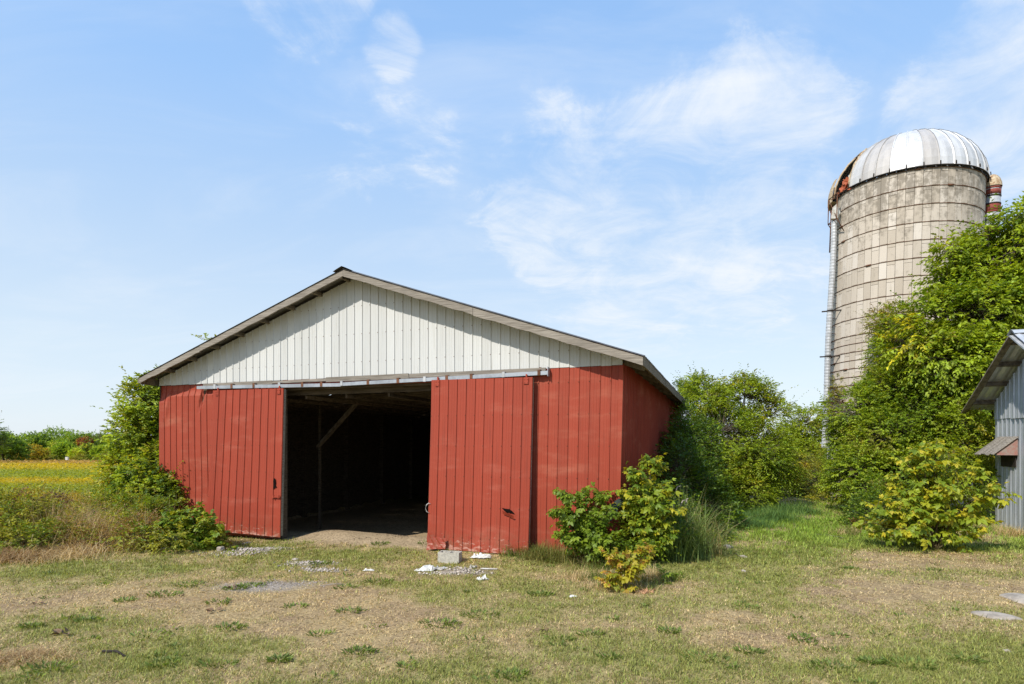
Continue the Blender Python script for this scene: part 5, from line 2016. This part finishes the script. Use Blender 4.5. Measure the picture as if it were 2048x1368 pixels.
# white lath
x, y = gp(977, 1139)
m = MB()
m.bar((-.14, .03, .02), (.16, -.05, .03), .035, .015)
o = m.build('lath', M['plastic'], None)
o.location = (x, y, gh(x, y))
tag(o, 'short white lath lying right of the rubble', 'lath')
x, y = gp(898, 1146)
m = MB()
m.box(-.11, .10, -.05, .05, .0, .018, Matrix.Rotation(.25, 4, 'Z'), .012)
o = m.build('board_piece', M['stone'], None)
o.location = (x, y, gh(x, y) + .004)
tag(o, 'small tan board piece on the rubble below the block', 'board')
stone(441, 1103, .19, .15, .12, 4, 'pale rounded stone near the gravel left of the door')
stone(590, 1122, .11, .09, .06, 7, 'small tan stone at the right end of the gravel patch')
stone(1990, 1234, .55, .34, .13, 2, 'flat pale stone slab in the lawn at lower right', sink=.6, name='stone_slab')
stone(2046, 1202, .55, .44, .14, 6, 'flat grey stone cut by the right picture edge', sink=.55, name='stone_slab')
stone(1486, 1116, .17, .10, .06, 9, 'weathered stone with a dark stick at the path edge')
stone(1487, 1143, .14, .07, .035, 11, 'small flat whitish stone in the lawn below the path')
stone(1456, 1097, .24, .20, .10, 13, 'tan stone at the foot of the shaded shrub')
stone(1462, 1310, .10, .06, .03, 15, 'small grey stone by the weeds at bottom right of centre') if False else None
stone(2014, 1302, .07, .05, .03, 16, 'little grey stone in the lawn near the right bottom corner')
stone(492, 1088, .30, .12, .05, 18, 'flat pale stone under the foot of the left door')
stone(866, 1068, .10, .09, .10, 19, 'white lump at the inner foot of the right door', mat='plastic', name='plaster_lump', cat='lump')

# stones too many to name: gravel patches and rubble
rg = np.random.default_rng(81)
VV, FF, CC, off = [], [], [], 0
octa = np.array([(1, 0, 0), (-1, 0, 0), (0, 1, 0), (0, -1, 0), (0, 0, 1), (0, 0, -.4)], float)
of = np.array([(0, 2, 4), (2, 1, 4), (1, 3, 4), (3, 0, 4), (2, 0, 5), (1, 2, 5), (3, 1, 5), (0, 3, 5)])


def pebbles(n, pts, smin, smax, c, name, label, cat):
    out_ = []
    for i in range(n):
        (px, py, rx, ry) = pts[rg.integers(0, len(pts))]
        qx, qy = px + rg.normal(0, .5) * rx, py + rg.normal(0, .5) * ry
        s = smin + (smax - smin) * rg.uniform(0, 1) ** 3
        v = octa * s * rg.uniform(.6, 1.3, (6, 3)) * np.array((1, 1, .65))
        a = rg.uniform(0, 6.28)
        ca_, sa_ = math.cos(a), math.sin(a)
        v = v @ np.array(((ca_, sa_, 0), (-sa_, ca_, 0), (0, 0, 1)))
        v = v + np.array((qx, qy, gh(qx, qy) + s * .2))
        out_.append((v, of, np.tile(np.array(c) * rg.uniform(.6, 1.35), (6, 1))))
    V, Fa, C = join_arrays(out_)
    o = link(name, np_mesh(name, V, Fa, C, M['peb']))
    tag(o, label, cat, kind='stuff')


mm, t = new_mat('pebble')
b = t.n('ShaderNodeBsdfPrincipled', {'Base Color': t.n('ShaderNodeAttribute', attribute_name='Col').outputs['Color'], 'Roughness': .9, 'Specular IOR Level': .2})
finish(t, b.outputs[0])
M['peb'] = mm
pebbles(1500, [gp(470, 1108) + (.55, .22), gp(505, 1100) + (.5, .2), gp(550, 1098) + (.35, .16), gp(610, 1128) + (.5, .22), gp(640, 1140) + (.4, .15)], .010, .042, (.44, .38, .33), 'gravel', 'loose pinkish grey gravel spilled in front of the left door', 'gravel')
pebbles(700, [gp(480, 1172) + (.9, .3), gp(580, 1165) + (.8, .25)], .006, .02, (.40, .35, .31), 'gravel', 'thin worn gravel showing through the dry lawn', 'gravel')
pebbles(330, [gp(910, 1138) + (.35, .14), gp(940, 1144) + (.35, .16), gp(880, 1148) + (.4, .1)], .010, .045, (.46, .40, .33), 'rubble', 'mortar rubble heap below the concrete block', 'rubble')
pebbles(130, [gp(1286, 1182) + (.16, .1)], .015, .04, (.36, .20, .11), 'rubble', 'orange brick crumbs under the yellowing sapling', 'rubble')
pebbles(160, [gp(720, 1085) + (.6, .15), gp(800, 1080) + (.6, .15), gp(640, 1072) + (.5, .15)], .008, .028, (.30, .22, .14), 'clods', 'small earth clods on the dirt ramp in the doorway', 'clods')

# hay, sticks, stalks, dead leaves
rough_grass('hay', 'loose heap of brown hay in the bottom left corner', 'hay', [gp(20, 1325) + (.5, .22, 2), gp(60, 1318) + (.35, .15, 1)], 1500, (.10, .30), [(TANB, .5), (BRN, .5)], 90, .006, 2, (1.0, 1.55))
rough_grass('straw', 'loose straw stalks scattered over the lawn', 'straw', [gp(230, 1305) + (.9, .3, 1), gp(560, 1160) + (1.6, .5, 1), gp(1470, 1330) + (.8, .2, .5), gp(700, 1230) + (1.8, .7, 1), gp(1250, 1230) + (2.2, .8, 1), gp(900, 1330) + (2, .4, 1), gp(1750, 1250) + (1.8, .9, 1)], 900, (.10, .34), [((.58, .46, .26), .8), (BRN, .2)], 91, .005, 1, (1.38, 1.56))
for (px0, py0, px1, py1, r_, mt, lab, nm, ct) in ((205, 1306, 250, 1316, .014, 'dark', 'dark short pipe end lying in the lawn at lower left', 'pipe_end', 'pipe'),
                                                  (1470, 1110, 1478, 1116, .012, 'bark', 'dark broken stick resting on the stone by the path', 'stick', 'stick'),
                                                  (1272, 1128, 1318, 1146, .006, 'greywood', 'thin pale stick poking from the yellowing sapling', 'stick', 'stick'),
                                                  (640, 1173, 690, 1171, .008, 'greywood', 'thin brown stick lying flat on the worn gravel', 'stick', 'stick'),
                                                  (1626, 1070, 1690, 1078, .010, 'greywood', 'long dry branch lying at the edge of the scrub', 'stick', 'stick')):
    a, b_ = gp(px0, py0), gp(px1, py1)
    m = MB()
    c0 = Vector((a[0], a[1], gh(*a) + r_))
    c1 = Vector((b_[0], b_[1], gh(*b_) + r_ + .01))
    mid = c0.lerp(c1, .5) + Vector((.01, .03, .015))
    m.tube([Vector((0, 0, 0)), mid - c0, c1 - c0], [r_, r_ * .9, r_ * .7], 6)
    o = m.build(nm, M[mt], None)
    o.location = c0
    tag(o, lab, ct)
M['deadleaf'] = plain_mat('dead_leaf', (.24, .15, .085), .8, 0, .5, 20)
for i, (px, py, s, lab) in enumerate(((130, 1269, .20, 'curled dead leaf clump in the green lawn at left'), (76, 1208, .10, 'dark dead leaf in the dry lawn at far left'), (428, 1223, .16, 'pale upright dead leaf on the bare tan ground'), (465, 1177, .14, 'brown dead weed on the worn gravel'), (362, 1192, .07, 'small brown leaf curled on the worn ground'),
                                      (1085, 1262, .10, 'brown leaf curl in the lawn at centre bottom'))):
    x, y = gp(px, py)
    rg = np.random.default_rng(500 + i)
    n_ = 7
    a = rg.uniform(0, 6.28, n_)
    P = np.stack([np.cos(a) * s * .25, np.sin(a) * s * .2, np.full(n_, .012)], -1)
    V, Fa, C = leaf_arrays(P, np.stack([np.cos(a), np.sin(a) * .6, rg.uniform(.1, .6, n_)], -1), np.array((0, 0, 1.)) + rg.normal(0, .6, (n_, 3)), np.full(n_, s * .55), s * .34, np.zeros((n_, 3)), six=True)
    o = link('dead_leaf', np_mesh('dead_leaf', V, Fa, None, M['deadleaf']))
    o.location = (x, y, gh(x, y))
    tag(o, lab, 'dead leaf')

# dark green sheet leaning on the wall between the two saplings
M['greensheet'] = plain_mat('dark_green_sheet', (.035, .055, .045), .5, .1, .3, 6)
m = MB()
q = [(0, 0), (.18, .05), (.46, .42), (.50, .52), (.36, .50), (.14, .34), (.02, .16)]
fr_ = [Vector((a * .8, b_ * .35, b_ * .85)) for a, b_ in q]
bk2 = [p + Vector((0, .012, 0)) for p in fr_]
n_ = len(q)
m.add(fr_ + bk2, [tuple(range(n_)), tuple(range(2 * n_ - 1, n_ - 1, -1))] + [(i, (i + 1) % n_, (i + 1) % n_ + n_, i + n_) for i in range(n_)])
o = m.build('metal_sheet', M['greensheet'], None)
g = at(1208, 1046, 10.62)
o.location = g
tag(o, 'dark green bent sheet leaning between the two corner saplings', 'metal sheet')
# wire curl at the inner edge of the right door
m = MB()
g = at(861, 1012, 11.9)
m.tube([(0, 0, .04), (-.04, 0, .06), (-.085, 0, .02), (-.10, 0, -.05), (-.08, 0, -.11), (-.02, 0, -.15)], .006, 5)
o = m.build('wire', M['plastic'], None)
o.location = g
tag(o, 'curl of white wire hanging from the inner edge of the right door', 'wire')
